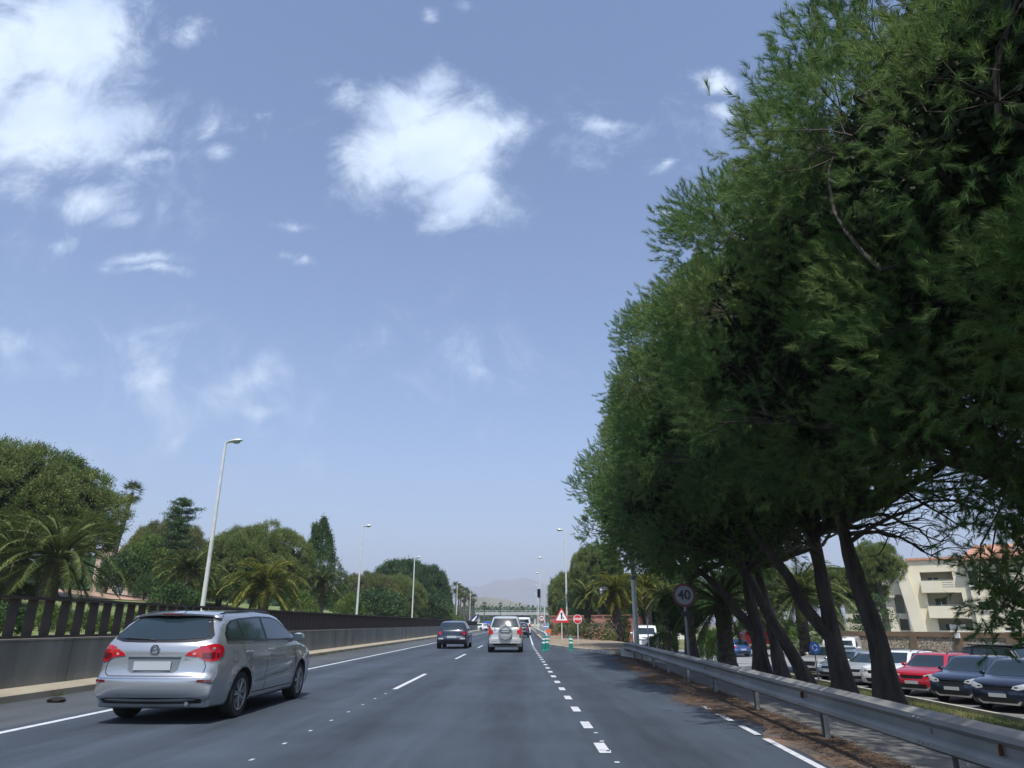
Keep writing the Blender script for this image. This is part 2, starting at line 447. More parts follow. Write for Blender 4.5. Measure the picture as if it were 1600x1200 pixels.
def lettering(name, text, size, m, parent, loc, rot=(math.pi / 2, 0, 0), ext=.003, sx=1.0, bold=.0):
    c = bpy.data.curves.new(name, 'FONT'); c.body = text; c.size = size; c.align_x = 'CENTER'; c.align_y = 'CENTER'; c.extrude = ext; c.offset = bold
    o = bpy.data.objects.new('tmp', c); COL.objects.link(o)
    bpy.context.view_layer.update()
    me = bpy.data.meshes.new_from_object(o.evaluated_get(bpy.context.evaluated_depsgraph_get()))
    bpy.data.objects.remove(o); me.materials.clear(); me.materials.append(m); me.name = name
    o = link(name, me, parent, loc); o.rotation_euler = rot; o.scale = (sx, 1, 1)
    return o
# ------------------------------------------------------------------ the setting
def ss(a, b, x):
    t = min(1, max(0, (x - a) / (b - a))); return t * t * (3 - 2 * t)

def th(x, y):
    """height of the ground"""
    bump = .10 * math.sin(x * .31 + y * .17) * math.sin(y * .23 - x * .11)
    if x < -9.5:
        h = .98 + 2.9 * ss(-13, -40, x) + 1.6 * ss(-40, -110, x)
        h = h * (1 - .5 * ss(120, 260, y)); h = h * (1 - ss(128, 140, y) * ss(-45, -25, x))
        return h + bump * ss(-11, -16, x)
    if x < 3.8: return -.05
    dep = -1.45 * (1 - .4 * ss(60, 110, y))
    edge = 4.3 + .5 * ss(18, 30, y)
    h = -.05 + dep * ss(edge, 14.0, x) - .06 * 0
    return h + bump * .5 * ss(6, 9, x) * (1 - ss(12, 14, x))

def terrain():
    xs = sorted(set([-6000, -3000, -1500, -700, -350, -200] + list(range(-140, -12, 4)) + [-12, -11, -10.2, -9.7, -9.52, -9.48, -9, 3.6, 4.2, 4.8] +
                    [5 + i * .7 for i in range(16)] + [17, 20, 26, 34, 45, 60, 80, 110, 160, 260, 500, 1000, 2500, 6000]))
    ys = sorted(set([-300, -120, -60, -30, -20] + [-14 + i * 2 for i in range(70)] + list(range(130, 320, 10)) + [350, 400, 500, 650, 800, 1000, 1400, 2000, 3000, 4500, 7000]))
    vs = [(x, y, th(x, y)) for x in xs for y in ys]
    ny = len(ys)
    fs = []; ms = []
    for i in range(len(xs) - 1):
        for j in range(ny - 1):
            fs.append((i * ny + j, (i + 1) * ny + j, (i + 1) * ny + j + 1, i * ny + j + 1))
            x = xs[i]; y = ys[j]
            ms.append(0 if (x < -9 and x > -140 and y < 300) else (1 if (x > 3 and x < 60 and y < 140) else 2))
    mb = MB(); mb.v = vs; mb.f = fs; mb.m = ms
    o = mb.build('terrain', [M_grass, M_verge, M_terrain], smooth=True, fix=False)
    tag(o, 'grassy ground on both sides of the road', None, None, 'structure')
terrain()

def sheet(name, pts, z, m, label, kind='structure', zf=None):
    mb = MB(); mb.add([(x, y, z if zf is None else zf(x, y)) for x, y in pts], [tuple(range(len(pts)))])
    o = mb.build(name, m, fix=False); tag(o, label, None, None, kind)
    if o.data.polygons[0].normal.z < 0: o.data.flip_normals()
    return o

# asphalt: the carriageway with the narrow lane that ends at the gravel island
sheet('road', [(-6.95, -30), (3.6, -30), (3.6, 6), (3.85, 18.5), (4.15, 25), (4.35, 31), (3.95, 33.2), (2.37, 39.6), (1.42, 45.6), (1.42, 60), (1.42, 700), (-6.95, 700)], 0.0, M_asphalt, 'dark blue grey asphalt carriageway with two lanes')
sheet('road_shoulder', [(-9.05, -30), (-6.95, -30), (-6.95, 700), (-9.05, 700)], -.004, M_asphalt_old, 'lighter worn asphalt shoulder beside the concrete wall')
# markings
mk = MB()
def strip(mb, p0, p1, w, z=.005):
    d = Vector((p1[0] - p0[0], p1[1] - p0[1], 0)).normalized(); n = Vector((-d.y, d.x, 0)) * w / 2
    a, b = Vector((p0[0], p0[1], z)), Vector((p1[0], p1[1], z))
    mb.add([a + n, b + n, b - n, a - n], [(3, 2, 1, 0)])
RX = lambda y: .84 - .0115 * (y - 8) if y < 44 else .43
for y in range(-30, 700, 5): strip(mk, (-6.65, y), (-6.65, y + 5), .13)
y = 15.7 - 13.2 * 2
while y < 420:
    strip(mk, (-2.78, y), (-2.78, y + 4.7), .11)
    y += 13.2
for i in range(-6, 22):
    y = 8.2 + 1.83 * i; strip(mk, (RX(y), y), (RX(y + .66), y + .66), .125)
for y in range(48, 700, 5): strip(mk, (RX(y), y), (RX(y + 5), y + 5), .11)
for y in np.arange(5.7, 15, 1.0): strip(mk, (-2.79, y), (-2.78, y + .09), .038)

for y in np.arange(7.0, 9.9, .65): strip(mk, (RX(y) + .05, y), (RX(y) + .05, y + .07), .05)
strip(mk, (-3.95, 6.75), (-4.05, 7.0), .05)
tag(mk.build('road_markings', M_paint, fix=False), 'white lane lines, dashes and edge lines on the asphalt', None, None, 'structure')
mk = MB()
LX = lambda y: 2.62 + .028 * y
for y0, y1 in ((3, 9.2), (9.5, 10.3), (10.8, 11.6), (12.2, 13.0)): strip(mk, (LX(y0) - .02, y0), (LX(y1) - .02, y1), .085, .006)
tag(mk.build('edge_marking', M_paint, fix=False), 'worn white edge line half buried in pine needles', None, None, 'structure')

# gravel island beyond the end of the narrow lane
isl = [(1.42, 45.6), (2.37, 39.6), (3.95, 33.2), (4.7, 32.0), (5.6, 34), (6.6, 40), (6.8, 52), (5.5, 66), (1.6, 110), (1.42, 60)]
mb = MB(); mb.prism(isl, -.3, .11, 'XY')
tag(mb.build('gravel_island', M_gravel), 'dry tan gravel island with a pale kerb', None, None, 'structure')
mb = MB()
def kerb(mb, pts, w, z0, z1):
    for a, b in zip(pts[:-1], pts[1:]):
        d = Vector((b[0] - a[0], b[1] - a[1], 0)); L = d.length; d.normalize(); c = (Vector((a[0], a[1], 0)) + Vector((b[0], b[1], 0))) / 2
        mb.box((c.x, c.y, (z0 + z1) / 2), (w, L - .01, z1 - z0), rz=math.atan2(d.y, d.x) - math.pi / 2)
def sub(pts, step):
    out = []
    for a, b in zip(pts[:-1], pts[1:]):
        n = max(1, int(math.hypot(b[0] - a[0], b[1] - a[1]) / step))
        out += [(a[0] + (b[0] - a[0]) * i / n, a[1] + (b[1] - a[1]) * i / n) for i in range(n)]
    return out + [pts[-1]]
kerb(mb, sub([(1.36, 90), (1.36, 45.6), (2.30, 39.55), (3.93, 33.1)], 1.0), .16, -.2, .14)
tag(mb.build('island_kerb', M_kerbw), 'pale kerb stones along the gravel island', None, None, 'structure')

# strip of pine needles and the paving beyond the guard rail
GX = lambda y: 3.12 + .033 * y
R_ = np.random.default_rng(12)
def litter_z(x, y): return .004
n_ = 80000
y_ = R_.uniform(4, 34, n_) ** 1.0; w_ = GX(y_) + .25
lefte = np.where(y_ < 15, 2.78, np.where(y_ < 24, 2.78 + (y_ - 15) * .045, 3.02 + (y_ - 24) * .1)) + .22 * np.sin(y_ * 1.3) + .12 * np.sin(y_ * 3.1 + 1)
q_ = R_.random(n_) ** .62
lefte = np.where(y_ < 10.5, 3.06 + .06 * np.sin(y_ * 2.2), lefte)
x_ = lefte + (w_ - lefte) * q_ + R_.normal(size=n_) * .05
keep = (np.sin(x_ * 5 + y_ * .9) + np.sin(y_ * 2.3 + x_ * 2) + R_.normal(size=n_) * .9) > -.9
x_, y_ = x_[keep], y_[keep]
a_ = R_.uniform(0, 6.283, len(x_)); L_ = R_.uniform(.03, .085, len(x_)); W_ = .004 + .008 * (R_.random(len(x_)) < .25)
P_ = np.stack([x_, y_, np.full(len(x_), .008) + R_.random(len(x_)) * .012], 1); D_ = np.stack([np.cos(a_), np.sin(a_), np.zeros(len(a_))], 1); S_ = np.stack([-np.sin(a_), np.cos(a_), np.zeros(len(a_))], 1) * W_[:, None]
V_ = np.stack([P_, P_ + D_ * L_[:, None] * .5 + S_, P_ + D_ * L_[:, None] + [0, 0, .008], P_ + D_ * L_[:, None] * .5 - S_], 1).reshape(-1, 3)
me = bpy.data.meshes.new('fallen_needles'); nq = len(V_) // 4
me.vertices.add(nq * 4); me.loops.add(nq * 4); me.polygons.add(nq); me.vertices.foreach_set('co', V_.astype(np.float32).ravel())
me.loops.foreach_set('vertex_index', np.arange(nq * 4, dtype=np.int32)); me.polygons.foreach_set('loop_start', np.arange(0, nq * 4, 4, dtype=np.int32)); me.polygons.foreach_set('loop_total', np.full(nq, 4, dtype=np.int32)); me.update(calc_edges=True)
me.materials.append(M_litter); o = link('fallen_needles', me)
tag(o, 'drift of brown fallen pine needles along the guard rail', None, None, 'stuff')
ya = [-14 + i * .4 for i in range(116)]
mb = MB()
def lz(y): return (3.02 if y < 15 else (3.02 + (y - 15) * .045 if y < 24 else 3.2 + (y - 24) * .1)) + .16 * math.sin(y * 1.3) + .1 * math.sin(y * 3.1 + 1)
mb.v = [(lz(y), y, .0035) for y in ya] + [(GX(y) + .3, y, .0045) for y in ya]
mb.f = [(i, i + len(ya), i + len(ya) + 1, i + 1) for i in range(len(ya) - 1)]; mb.m = [0] * len(mb.f)
o = mb.build('soil_drift', M_soil, fix=False, smooth=True)
if o.data.polygons[0].normal.z < 0: o.data.flip_normals()
tag(o, 'brown soil and needle dust gathered beside the guard rail', None, None, 'structure')
mb = MB()
for y in [-14 + i * 2 for i in range(24)]:
    pass
ya = [-14 + i * 1.5 for i in range(31)]
mb.v = [(GX(y) + .2, y, .004) for y in ya] + [(GX(y) + .8, y, max(th(GX(y) + .8, y), -.05) + .05) for y in ya] + [(GX(y) + 1.4, y, th(GX(y) + 1.4, y) + .04) for y in ya]
k = len(ya)
mb.f = [(i, i + k, i + k + 1, i + 1) for i in range(k - 1)] + [(i + k, i + 2 * k, i + 2 * k + 1, i + k + 1) for i in range(k - 1)]; mb.m = [0] * len(mb.f)
tag(mb.build('footpath', M_path), 'grey concrete footpath behind the guard rail', None, None, 'structure')

# car park and the pale side road behind the trees
def drape(name, xs, ys, dz, m, label):
    mb = MB(); ny = len(ys)
    mb.v = [(x, y, th(x, y) + dz) for x in xs for y in ys]
    mb.f = [(i * ny + j, (i + 1) * ny + j, (i + 1) * ny + j + 1, i * ny + j + 1) for i in range(len(xs) - 1) for j in range(ny - 1)]
    mb.m = [0] * len(mb.f)
    return tag(mb.build(name, m, smooth=True, fix=False), label, None, None, 'structure')
drape('car_park_ground', [15.0, 16, 17, 20, 25], [-10 + 2 * i for i in range(28)], .02, M_lot, 'grey asphalt of the car park below the road')
drape('side_road', [9.5, 10.2, 10.9, 11.6, 12.3, 13, 13.9, 14.99, 17, 20, 26, 34, 45], [46 + 2 * i for i in range(17)], .05, M_paleroad, 'pale sunlit asphalt side road behind the trees')
mb = MB()
kerb(mb, [(14.9, -10 + 3 * i) for i in range(19)], .18, -1.8, -1.36)
tag(mb.build('car_park_kerb', M_kerbw), 'pale kerb between grass verge and car park', None, None, 'structure')
# lawns, clay path behind the fence
drape('clay_ground', [-60, -52, -44, -36, -30], [20 + 4 * i for i in range(12)], .06, M_clay, 'reddish clay clearing on the slope behind the palms')
drape('gravel_margin', [-10.5, -9.7], [-20 + 4 * i for i in range(60)], .03, M_kerb, 'sandy strip along the foot of the fence')

# kerb and sloped footing under the retaining wall
mb = MB()
for y in range(-30, 330, 6):
    mb.prism([(-9.05, -.1), (-9.05, .11), (-9.09, .135), (-9.41, .20), (-9.41, -.1)], y, y + 5.985, 'XZ')
tag(mb.build('kerb', M_kerb), 'tan concrete kerb and footing below the retaining wall', None, None, 'structure')

w = thing('retaining_wall', 'long grey concrete retaining wall with stains under the brown fence', 'wall', (-9.5, 0, 0))
mb = MB()
for y in np.arange(-30, 137, 4.5):
    mb.box((0, y + 2.24, .5), (.2, 4.475, 1.0))
mb.build('wall_panels', M_conc, w)
mb = MB(); mb.box((0, 54.5, 1.015), (.24, 169, .03)); mb.build('coping', M_conc, w)
# fence
f = thing('slatted_fence', 'dark brown fence of upright blades between two rails on the retaining wall', 'fence', (-9.52, 0, 1.03))
mb = MB(); mb.box((0, 54.5, .74), (.24, 169, .05)); mb.build('top_rail', M_fence, f)
mb = MB(); mb.box((0, 54.5, .035), (.22, 169, .05)); mb.build('bottom_rail', M_fence, f)
mb = MB()
NS = np.arange(-29.8, 138.6, .5)
one = None
for y in NS:
    if 8.5 < y < 54:
        if one is None: one = MB().box((0, 0, .387), (.17, .045, .655), rz=.10).build('slat', M_fence, f, loc=(0, y, 0))
        else: o = one.copy(); COL.objects.link(o); o.location = (0, y, 0)
    else: mb.box((0, y, .387), (.17, .045, .655), rz=.10)
tag(mb.build('slats', M_fence, f), kind='stuff')
mb = MB(); mb.box((0, 139.2, .38), (.26, .3, .8)); mb.build('end_post', M_fence, f)

# guard rail beside the near verge
def wbeam(mb, pts, z, side=-1, dz=None):
    prof = [(0, .155), (.012, .15), (.08, .115), (.08, .075), (.012, .03), (.012, -.03), (.08, -.075), (.08, -.115), (.012, -.15), (0, -.155),
            (-.004, -.15), (.07, -.11), (.07, -.08), (.0, -.03), (0, .03), (.07, .08), (.07, .11), (-.004, .15)]
    vs = []; n = len(prof)
    for i, (x, y) in enumerate(pts):
        a = pts[min(i + 1, len(pts) - 1)]; b = pts[max(i - 1, 0)]
        d = Vector((a[0] - b[0], a[1] - b[1], 0)).normalized(); nn = Vector((-d.y, d.x, 0)) * (-side)
        zz = z if dz is None else z - dz[i]
        for (o_, h) in prof: vs.append((x + nn.x * o_, y + nn.y * o_, zz + h))
    fs = [(i * n + k, i * n + (k + 1) % n, (i + 1) * n + (k + 1) % n, (i + 1) * n + k) for i in range(len(pts) - 1) for k in range(n)]
    fs += [tuple(range(n)), tuple((len(pts) - 1) * n + k for k in range(n))[::-1]]
    mb.add(vs, fs)
g = thing('guard_rail', 'long weathered steel guard rail with orange reflectors beside the pine verge', 'guard rail', (0, 0, 0))
mb = MB()
ys = [-14 + 2.9 * i for i in range(15)] + [28.6, 30.6]
yy_ = [y - 2.9 for y in [-14 + 2.9 * i for i in range(16)]]
for a, b in zip(yy_[:-1], yy_[1:]):
    sag = random.uniform(-.012, .012)
    wbeam(mb, [(GX(a) + sag * 0, a), (GX((a + b) / 2) + sag, (a + b) / 2), (GX(b) + .0, b + .06)], .475, -1)
wbeam(mb, [(GX(26.6), 26.6), (GX(28.6), 28.6), (GX(30.6), 30.6), (GX(31.2) + .1, 31.2)], .475, -1, [0, 0, .05, .12])
for y in yy_[1:]:
    for dy in (-.12, -.04, .04, .12):
        for dz in (-.03, .03): mb.cyl((GX(y) - .0, y + dy, .475 + dz * 3.0), (GX(y) - .09, y + dy, .475 + dz * 3.0), .016, .012, 6)
    mb.cyl((GX(y), y, .475), (GX(y) - .03, y, .475), .022, .018, 6)
mb.build('beam', M_galv, g, smooth=True)
for y in yy_[1:] + [28.9]:
    mb = MB(); x = GX(y) + .16
    for dx, dy, sx, sy in ((0, 0, .006, .09), (-.028, .045, .055, .006), (-.028, -.045, .055, .006)): mb.box((x + dx + .03, y + dy, .21), (sx, sy, .78))
    mb.box((x - .07, y, .475), (.13, .09, .22))
    mb.build('post', M_galvd, g)
for y in (5.35, 9.3):
    mb = MB(); mb.prism([(-.035, -.04), (.035, -.04), (.035, .03), (0, .06), (-.035, .03)], -.004, .004, 'XZ')
    o = mb.build('reflector', M_amber, g, loc=(GX(y) - .035, y, .475)); o.rotation_euler = (0, 0, .5); o.scale = (.8, .8, .8)
# weeds along the foot of the kerb
R_w = np.random.default_rng(31); cy = R_w.uniform(5, 70, 90); cy = np.repeat(cy, 34) + R_w.normal(size=90 * 34) * .10; nw_ = len(cy)
cx = -9.03 + np.abs(R_w.normal(size=nw_)) * .06; b_ = np.stack([cx, cy, np.zeros(nw_)], 1); t_ = b_ + np.stack([R_w.normal(size=nw_) * .04, R_w.normal(size=nw_) * .05, R_w.uniform(.03, .14, nw_)], 1)
mw = MB(); mw.v = [tuple(p) for q in zip(b_ - [0, .008, 0], b_ + [0, .008, 0], t_) for p in q]; mw.f = [(3 * i, 3 * i + 1, 3 * i + 2) for i in range(nw_)]; mw.m = [0] * nw_
tag(mw.build('kerb_weeds', mat('dry_weeds', (.16, .17, .06), .9, var=.4, vscale=3), fix=False), 'small dry weeds growing along the foot of the tan kerb', None, None, 'stuff')

# far guard rail past the island
g = thing('guard_rail', 'distant pale guard rail leading past the green bollards', 'guard rail', (0, 0, 0))
FX = lambda y: 1.30 + max(0, 56 - y) * .012
mb = MB(); p = [(FX(y) + .25, y) for y in range(50, 170, 4)]
wbeam(mb, p, .52, -1, [.38, .12] + [0] * (len(p) - 2)); mb.build('beam', M_pole, g, smooth=True)
for x, y in p[1:20]:
    mb = MB(); mb.box((x + .14, y, .25), (.09, .07, .7)); mb.build('post', M_galvd, g)
# low slotted concrete barrier behind the end of the guard rail
mb = MB()
kerb(mb, [(4.15, 31.5), (4.45, 29.4), (4.75, 27.2), (5.0, 25)], .22, -.1, .36)
tag(mb.build('low_concrete_block_wall', M_kerbw), 'low pale concrete edging behind the end of the guard rail', 'low wall')

# ------------------------------------------------------------------ street lamps
def lamp(name, H, arm, label, loc, side, group, base_h=0):
    """arm reaches towards +X when side = 1"""
    t = thing(name, label, 'street lamp', loc, 0, group)
    mb = MB(); mb.tube([(0, 0, -.3), (0, 0, H * .5), (0, 0, H - .06), (.02 * side, 0, H), (.16 * side, 0, H + .02)], [.11, .085, .06, .055, .05], 10); mb.build('pole', M_pole, t, smooth=True)
    mb = MB(); mb.cyl((0, 0, -.02), (0, 0, .04), .2, .2, 12); mb.build('base_plate', M_pole, t)
    mb = MB(); L = arm; n = 8
    prof = []
    vs = []; fs = []; m = 12
    for i in range(n + 1):
        s = i / n; x = .1 + s * L; w = .055 + .13 * math.sin(math.pi * min(1, s * .92 + .02)) ** .8; h = .04 + .075 * math.sin(math.pi * min(1, s * .9)) ** .8
        if i == n: w *= .35; h *= .35
        for k in range(m):
            a = 2 * math.pi * k / m; zz = h * math.sin(a); zz = zz * (.45 if zz < 0 else 1)
            vs.append((x * side, w * math.cos(a), H + .02 + s * .10 + zz))
    for i in range(n):
        for k in range(m): fs.append((i * m + k, i * m + (k + 1) % m, (i + 1) * m + (k + 1) % m, (i + 1) * m + k))
    fs += [tuple(range(m)), tuple(n * m + k for k in range(m))[::-1]]
    mb.add(vs, fs); mb.build('lamp_head', M_head, t, smooth=True)
    mb = MB(); mb.ellipsoid(((.1 + L * .58) * side, 0, H + .03), (L * .27, .12, .09)); mb.build('lens', M_lens, t, smooth=True)
    return t
# label per lamp
LL = [('tall pale street lamp rising behind the silver estate car', 33.4), ('pale street lamp standing beside the second tree dome, beyond the pointed tree', 62.5),
      ('pale street lamp standing in front of the long rounded trees', 91.5), ('pale street lamp at the far end of the rounded trees', 125),
      ('distant street lamp in front of the cluster of tall fan palms', 156), ('distant street lamp just past the tall fan palms', 187)]
heads = [(353, 690), (567, 822), (648, 871), (686.5, 899), (714.5, 911), (735, 921)]
for (lab, t), (u, v) in zip(LL, heads):
    p = at(u, v, t); b = th(p.x, p.y)
    lamp('street_lamp', p.z - b - .05, .72, lab, (p.x, p.y, b), 1, 'street lamps along the fence side')
LR = [('tall slender street lamp beside the triangular warning sign', 65.7, 882.5, 829), ('street lamp behind the distant round speed sign', 92, 849.5, 872), ('third distant street lamp over the carriageway edge', 121, 843.5, 896),
      ('fourth distant street lamp before the footbridge', 161, 841, 915), ('faint farthest street lamp before the footbridge', 205, 839, 928)]
for lab, t, u, v in LR:
    p = at(u, v, t); b = .1 if p.y < 100 else -.05
    lamp('street_lamp', p.z - b, .72, lab, (p.x, p.y, b), -1, 'street lamps along the verge side')
# thick bare pole under the pines
p = at(995, 1004, 42); q = at(988, 880, 42)
t = thing('utility_pole', 'thick pale concrete utility pole at the end of the near guard rail', 'pole', (p.x, p.y, th(p.x, p.y)), 0)
mb = MB(); mb.tube([(0, 0, -.3), (0, 0, 4), (0, 0, 7.4)], [.17, .14, .11], 14); mb.build('shaft', M_pole, t, smooth=True)
mb = MB(); mb.cyl((0, 0, 4.15), (0, 0, 4.4), .19, .19, 12); mb.box((-.05, -.2, 4.28), (.12, .12, .18)); mb.build('clamp', M_galvd, t)
mb = MB(); mb.cyl((.75, .2, -.3), (.75, .2, 1.9), .04, .04, 8)
o = mb.build('conduit', M_pole, t)

# ------------------------------------------------------------------ signs
def ring(mb, r0, r1, y0, y1, n=40, mi=0):
    for k in range(n):
        a, b = 2 * math.pi * k / n, 2 * math.pi * (k + 1) / n
        P = lambda r, t, y: (r * math.cos(t), y, r * math.sin(t))
        mb.add([P(r0, a, y0), P(r1, a, y0), P(r1, b, y0), P(r0, b, y0), P(r0, a, y1), P(r1, a, y1), P(r1, b, y1), P(r0, b, y1)],
               [(0, 1, 2, 3), (7, 6, 5, 4), (1, 5, 6, 2), (0, 3, 7, 4)], mi)
def speed_sign(label, c, R, text, base, rz=0, size=None, postx=0, dark=None, plate_m=None):
    t = thing('speed_limit_sign', label, 'traffic sign', (c.x, c.y, base), rz)
    h = c.z - base
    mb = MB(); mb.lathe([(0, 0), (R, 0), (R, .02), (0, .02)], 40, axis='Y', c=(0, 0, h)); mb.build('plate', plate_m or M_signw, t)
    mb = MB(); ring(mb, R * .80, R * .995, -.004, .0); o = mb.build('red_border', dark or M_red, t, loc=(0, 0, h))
    lettering('numerals', text, size or R * 1.12, M_black, t, (0, -.005, h - R * .0), bold=.012 * R * 2)
    mb = MB(); mb.cyl((postx, .06, -.4), (postx, .06, h + R * .4), .038, .038, 10); mb.build('post', M_galv, t)
    mb = MB(); mb.box((postx, .035, h + R * .3), (.14, .03, .05)); mb.box((postx, .035, h - R * .3), (.14, .03, .05)); mb.build('clamp', M_galv, t)
    return t
c = at(1069, 930, 19.5)
s40 = speed_sign('round 40 speed limit sign with red border in the shade of the pines', c, .32, '40', th(c.x, c.y) - .1, rz=-.10, plate_m=mat('shaded_sign_white', (.19, .21, .23), .6), dark=mat('shaded_sign_red', (.11, .02, .028), .6))  # plate and border colours darkened to paint in the tree shade
o = MB().box((0, .04, 0), (.26, .05, .14)).box((.05, .05, -.1), (.08, .05, .1)).build('small_box', M_black, s40, loc=(.02, 0, 1.72))
c = at(846.5, 966, 78)
speed_sign('small distant round speed limit sign near the far street lamp poles', c, .32, '80', .1)
# merging traffic triangle
c = at(877.5, 963, 52); base = .1; h = c.z - base; S = 1.28
t = thing('merge_warning_sign', 'red bordered triangle warning of merging traffic on the gravel island', 'traffic sign', (c.x, c.y, base), 0)
def tri(s, cz=0, r=.06):
    H = s * .866; P = [(-s / 2, -H * .40), (s / 2, -H * .40), (0, H * .60)]; out = []
    for i in range(3):
        p0 = Vector(P[i]); a = (Vector(P[i - 1]) - p0).normalized(); b = (Vector(P[(i + 1) % 3]) - p0).normalized()
        for k in range(5):
            w = k / 4; out.append(tuple(p0 + (a * (1 - w) + b * w) * r * (1 + .0) + (a + b) * (-.0)))
    return out
mb = MB(); mb.prism(tri(S), 0, .02, 'XZ'); mb.build('plate', M_red, t, loc=(0, 0, h))
mb = MB(); mb.prism(tri(S * .70, r=.04), -.005, -.001, 'XZ'); mb.build('white_field', M_signw, t, loc=(0, 0, h + .015))
mb = MB()
mb.prism([(-.055, -.20), (.045, -.20), (.045, .16), (.10, .16), (-.005, .30), (-.11, .16), (-.055, .16)], -.010, -.006, 'XZ')
mb.prism([(.05, .0), (.05, -.07), (.12, -.14), (.12, -.20), (.17, -.20), (.17, -.12)], -.010, -.006, 'XZ')
mb.build('symbol', M_black, t, loc=(0, 0, h))
for dx in (-.0,):
    mb = MB(); mb.cyl((dx, .06, -.4), (dx, .06, h + .3), .045, .045, 10); mb.build('post', M_pole, t)
# stop sign
c = at(902.5, 967.5, 47.5); h = c.z - .1
t = thing('stop_sign', 'red octagonal stop sign on a thin post in front of the oleander', 'traffic sign', (c.x, c.y, .1), 0)
oc = lambda r: [(r * math.cos(math.pi / 8 + k * math.pi / 4), r * math.sin(math.pi / 8 + k * math.pi / 4)) for k in range(8)]
mb = MB(); mb.prism(oc(.32), 0, .02, 'XZ'); mb.build('rim', M_signw, t, loc=(0, 0, h))
mb = MB(); mb.prism(oc(.29), -.006, -.001, 'XZ'); mb.build('plate', M_red, t, loc=(0, 0, h))
lettering('letters', 'STOP', .21, M_signw, t, (0, -.009, h), bold=.008)
mb = MB(); mb.cyl((0, .05, -.4), (0, .05, h + .2), .035, .035, 10); mb.build('post', M_pole, t)
# roundabout sign behind the trees
c = at(1273, 1012, 33); b = th(c.x, c.y); h = c.z - b
t = thing('roundabout_sign', 'round blue sign with white arrows behind the pine trunks', 'traffic sign', (c.x, c.y, b), .12)
mb = MB(); mb.lathe([(0, 0), (.27, 0), (.27, .02), (0, .02)], 32, axis='Y', c=(0, 0, h)); mb.build('plate', M_blue, t)
mb = MB()
for k in range(3):
    a0 = k * 2.094 + .2
    for j in range(7):
        a, b2 = a0 + j * .17, a0 + (j + 1) * .17
        q = lambda r, x: (r * math.cos(x), -.006, r * math.sin(x))
        mb.add([q(.10, a), q(.145, a), q(.145, b2), q(.10, b2)], [(0, 1, 2, 3)])
    a = a0 + 1.19
    mb.add([(.07 * math.cos(a), -.006, .07 * math.sin(a)), (.18 * math.cos(a), -.006, .18 * math.sin(a)), (.125 * math.cos(a + .5), -.006, .125 * math.sin(a + .5))], [(0, 1, 2)])
mb.build('arrows', M_signw, t, loc=(0, 0, h), fix=False)
mb = MB(); mb.cyl((0, .05, -.3), (0, .05, h), .03, .03, 8); mb.build('post', M_galv, t)
# small distant boards
def board(name, label, cat, u, v, t_, w, h, m, base, mk=None):
    c = at(u, v, t_); b = base
    t = thing(name, label, cat, (c.x, c.y, b), 0)
    MB().box((0, 0, c.z - b), (w, .04, h)).build('panel', m, t)
    MB().box((0, -.024, c.z - b), (w * .86, .006, h * .12)).build('white_band', M_signw, t)
    for dx in (-w * .32, w * .32): MB().cyl((dx, .05, -.3), (dx, .05, c.z - b + h * .3), .04, .04, 8).build('post', M_galvd, t)
    return t
board('information_board', 'small blue grey rectangular board behind the green bollards', 'sign', 853, 979, 66, .62, .62, mat('grey_blue_panel', (.20, .28, .38), .5), .1)
board('direction_sign', 'small blue direction sign beside the far carriageway', 'sign', 761, 975, 150, 1.5, 1.1, M_blue, .0)
c = at(857.5, 990, 60)
t = thing('orange_barrier', 'small orange barrier board on the gravel island', 'barrier', (c.x, c.y, .1))
MB().box((0, 0, .62), (.42, .03, .30)).build('board', M_orange, t)
for dx in (-.15, .15): MB().box((dx, .03, .3), (.04, .04, .62)).build('leg', M_galvd, t)
# green flexible bollards
def bollard(label, x, y, z=0):
    t = thing('green_bollard', label, 'bollard', (x, y, z), 0, 'green flexible lane bollards')
    mb = MB(); mb.lathe([(0, 0), (.13, 0), (.13, .03), (.095, .06), (.10, .42), (.10, .66), (.085, .70), (0, .72)], 18); mb.build('body', M_green, t, smooth=True)
    for z0 in (.36, .53):
        mb = MB(); mb.lathe([(.097, z0), (.104, z0 + .005), (.104, z0 + .075), (.097, z0 + .08)], 18); mb.build('reflective_band', M_signw, t)
    return t
for lab, u, v in (('outer of the two green bollards side by side at the island tip', 849.5, 1017), ('inner of the two green bollards side by side at the island tip', 855, 1016),
                  ('single green bollard in front of the stop sign kerb', 892, 1017)):
    r = ray(u, v); k = CAMH / -r.z
    bollard(lab, r.x * k, r.y * k - .1)
# traffic light on the far pole
c = at(843.5, 927, 88)
t = thing('traffic_light', 'dark traffic light facing away beside a distant street lamp', 'traffic light', (c.x, c.y, .1))
MB().cyl((0, 0, -.2), (0, 0, c.z + .2), .06, .05, 8).build('post', M_galvd, t)
MB().box((-.12, .0, c.z - .1), (.42, .3, 1.05)).build('signal_head', M_black, t)
for k in range(3): MB().lathe([(.13, -.28), (.13, 0), (.12, 0), (.12, -.28)], 12, axis='Y', c=(-.12, -.15, c.z + .22 - k * .32)).build('hood', M_black, t)
# debris by the kerb
r = ray(88, 1097); k = CAMH / -r.z
mb = MB(); mb.ellipsoid((0, 0, .03), (.16, .10, .05), 12, 7, jit=.35)
o = mb.build('kerbside_debris', M_under, loc=(r.x * k, r.y * k, 0)); tag(o, 'dark lump of debris lying by the tan kerb', 'debris')
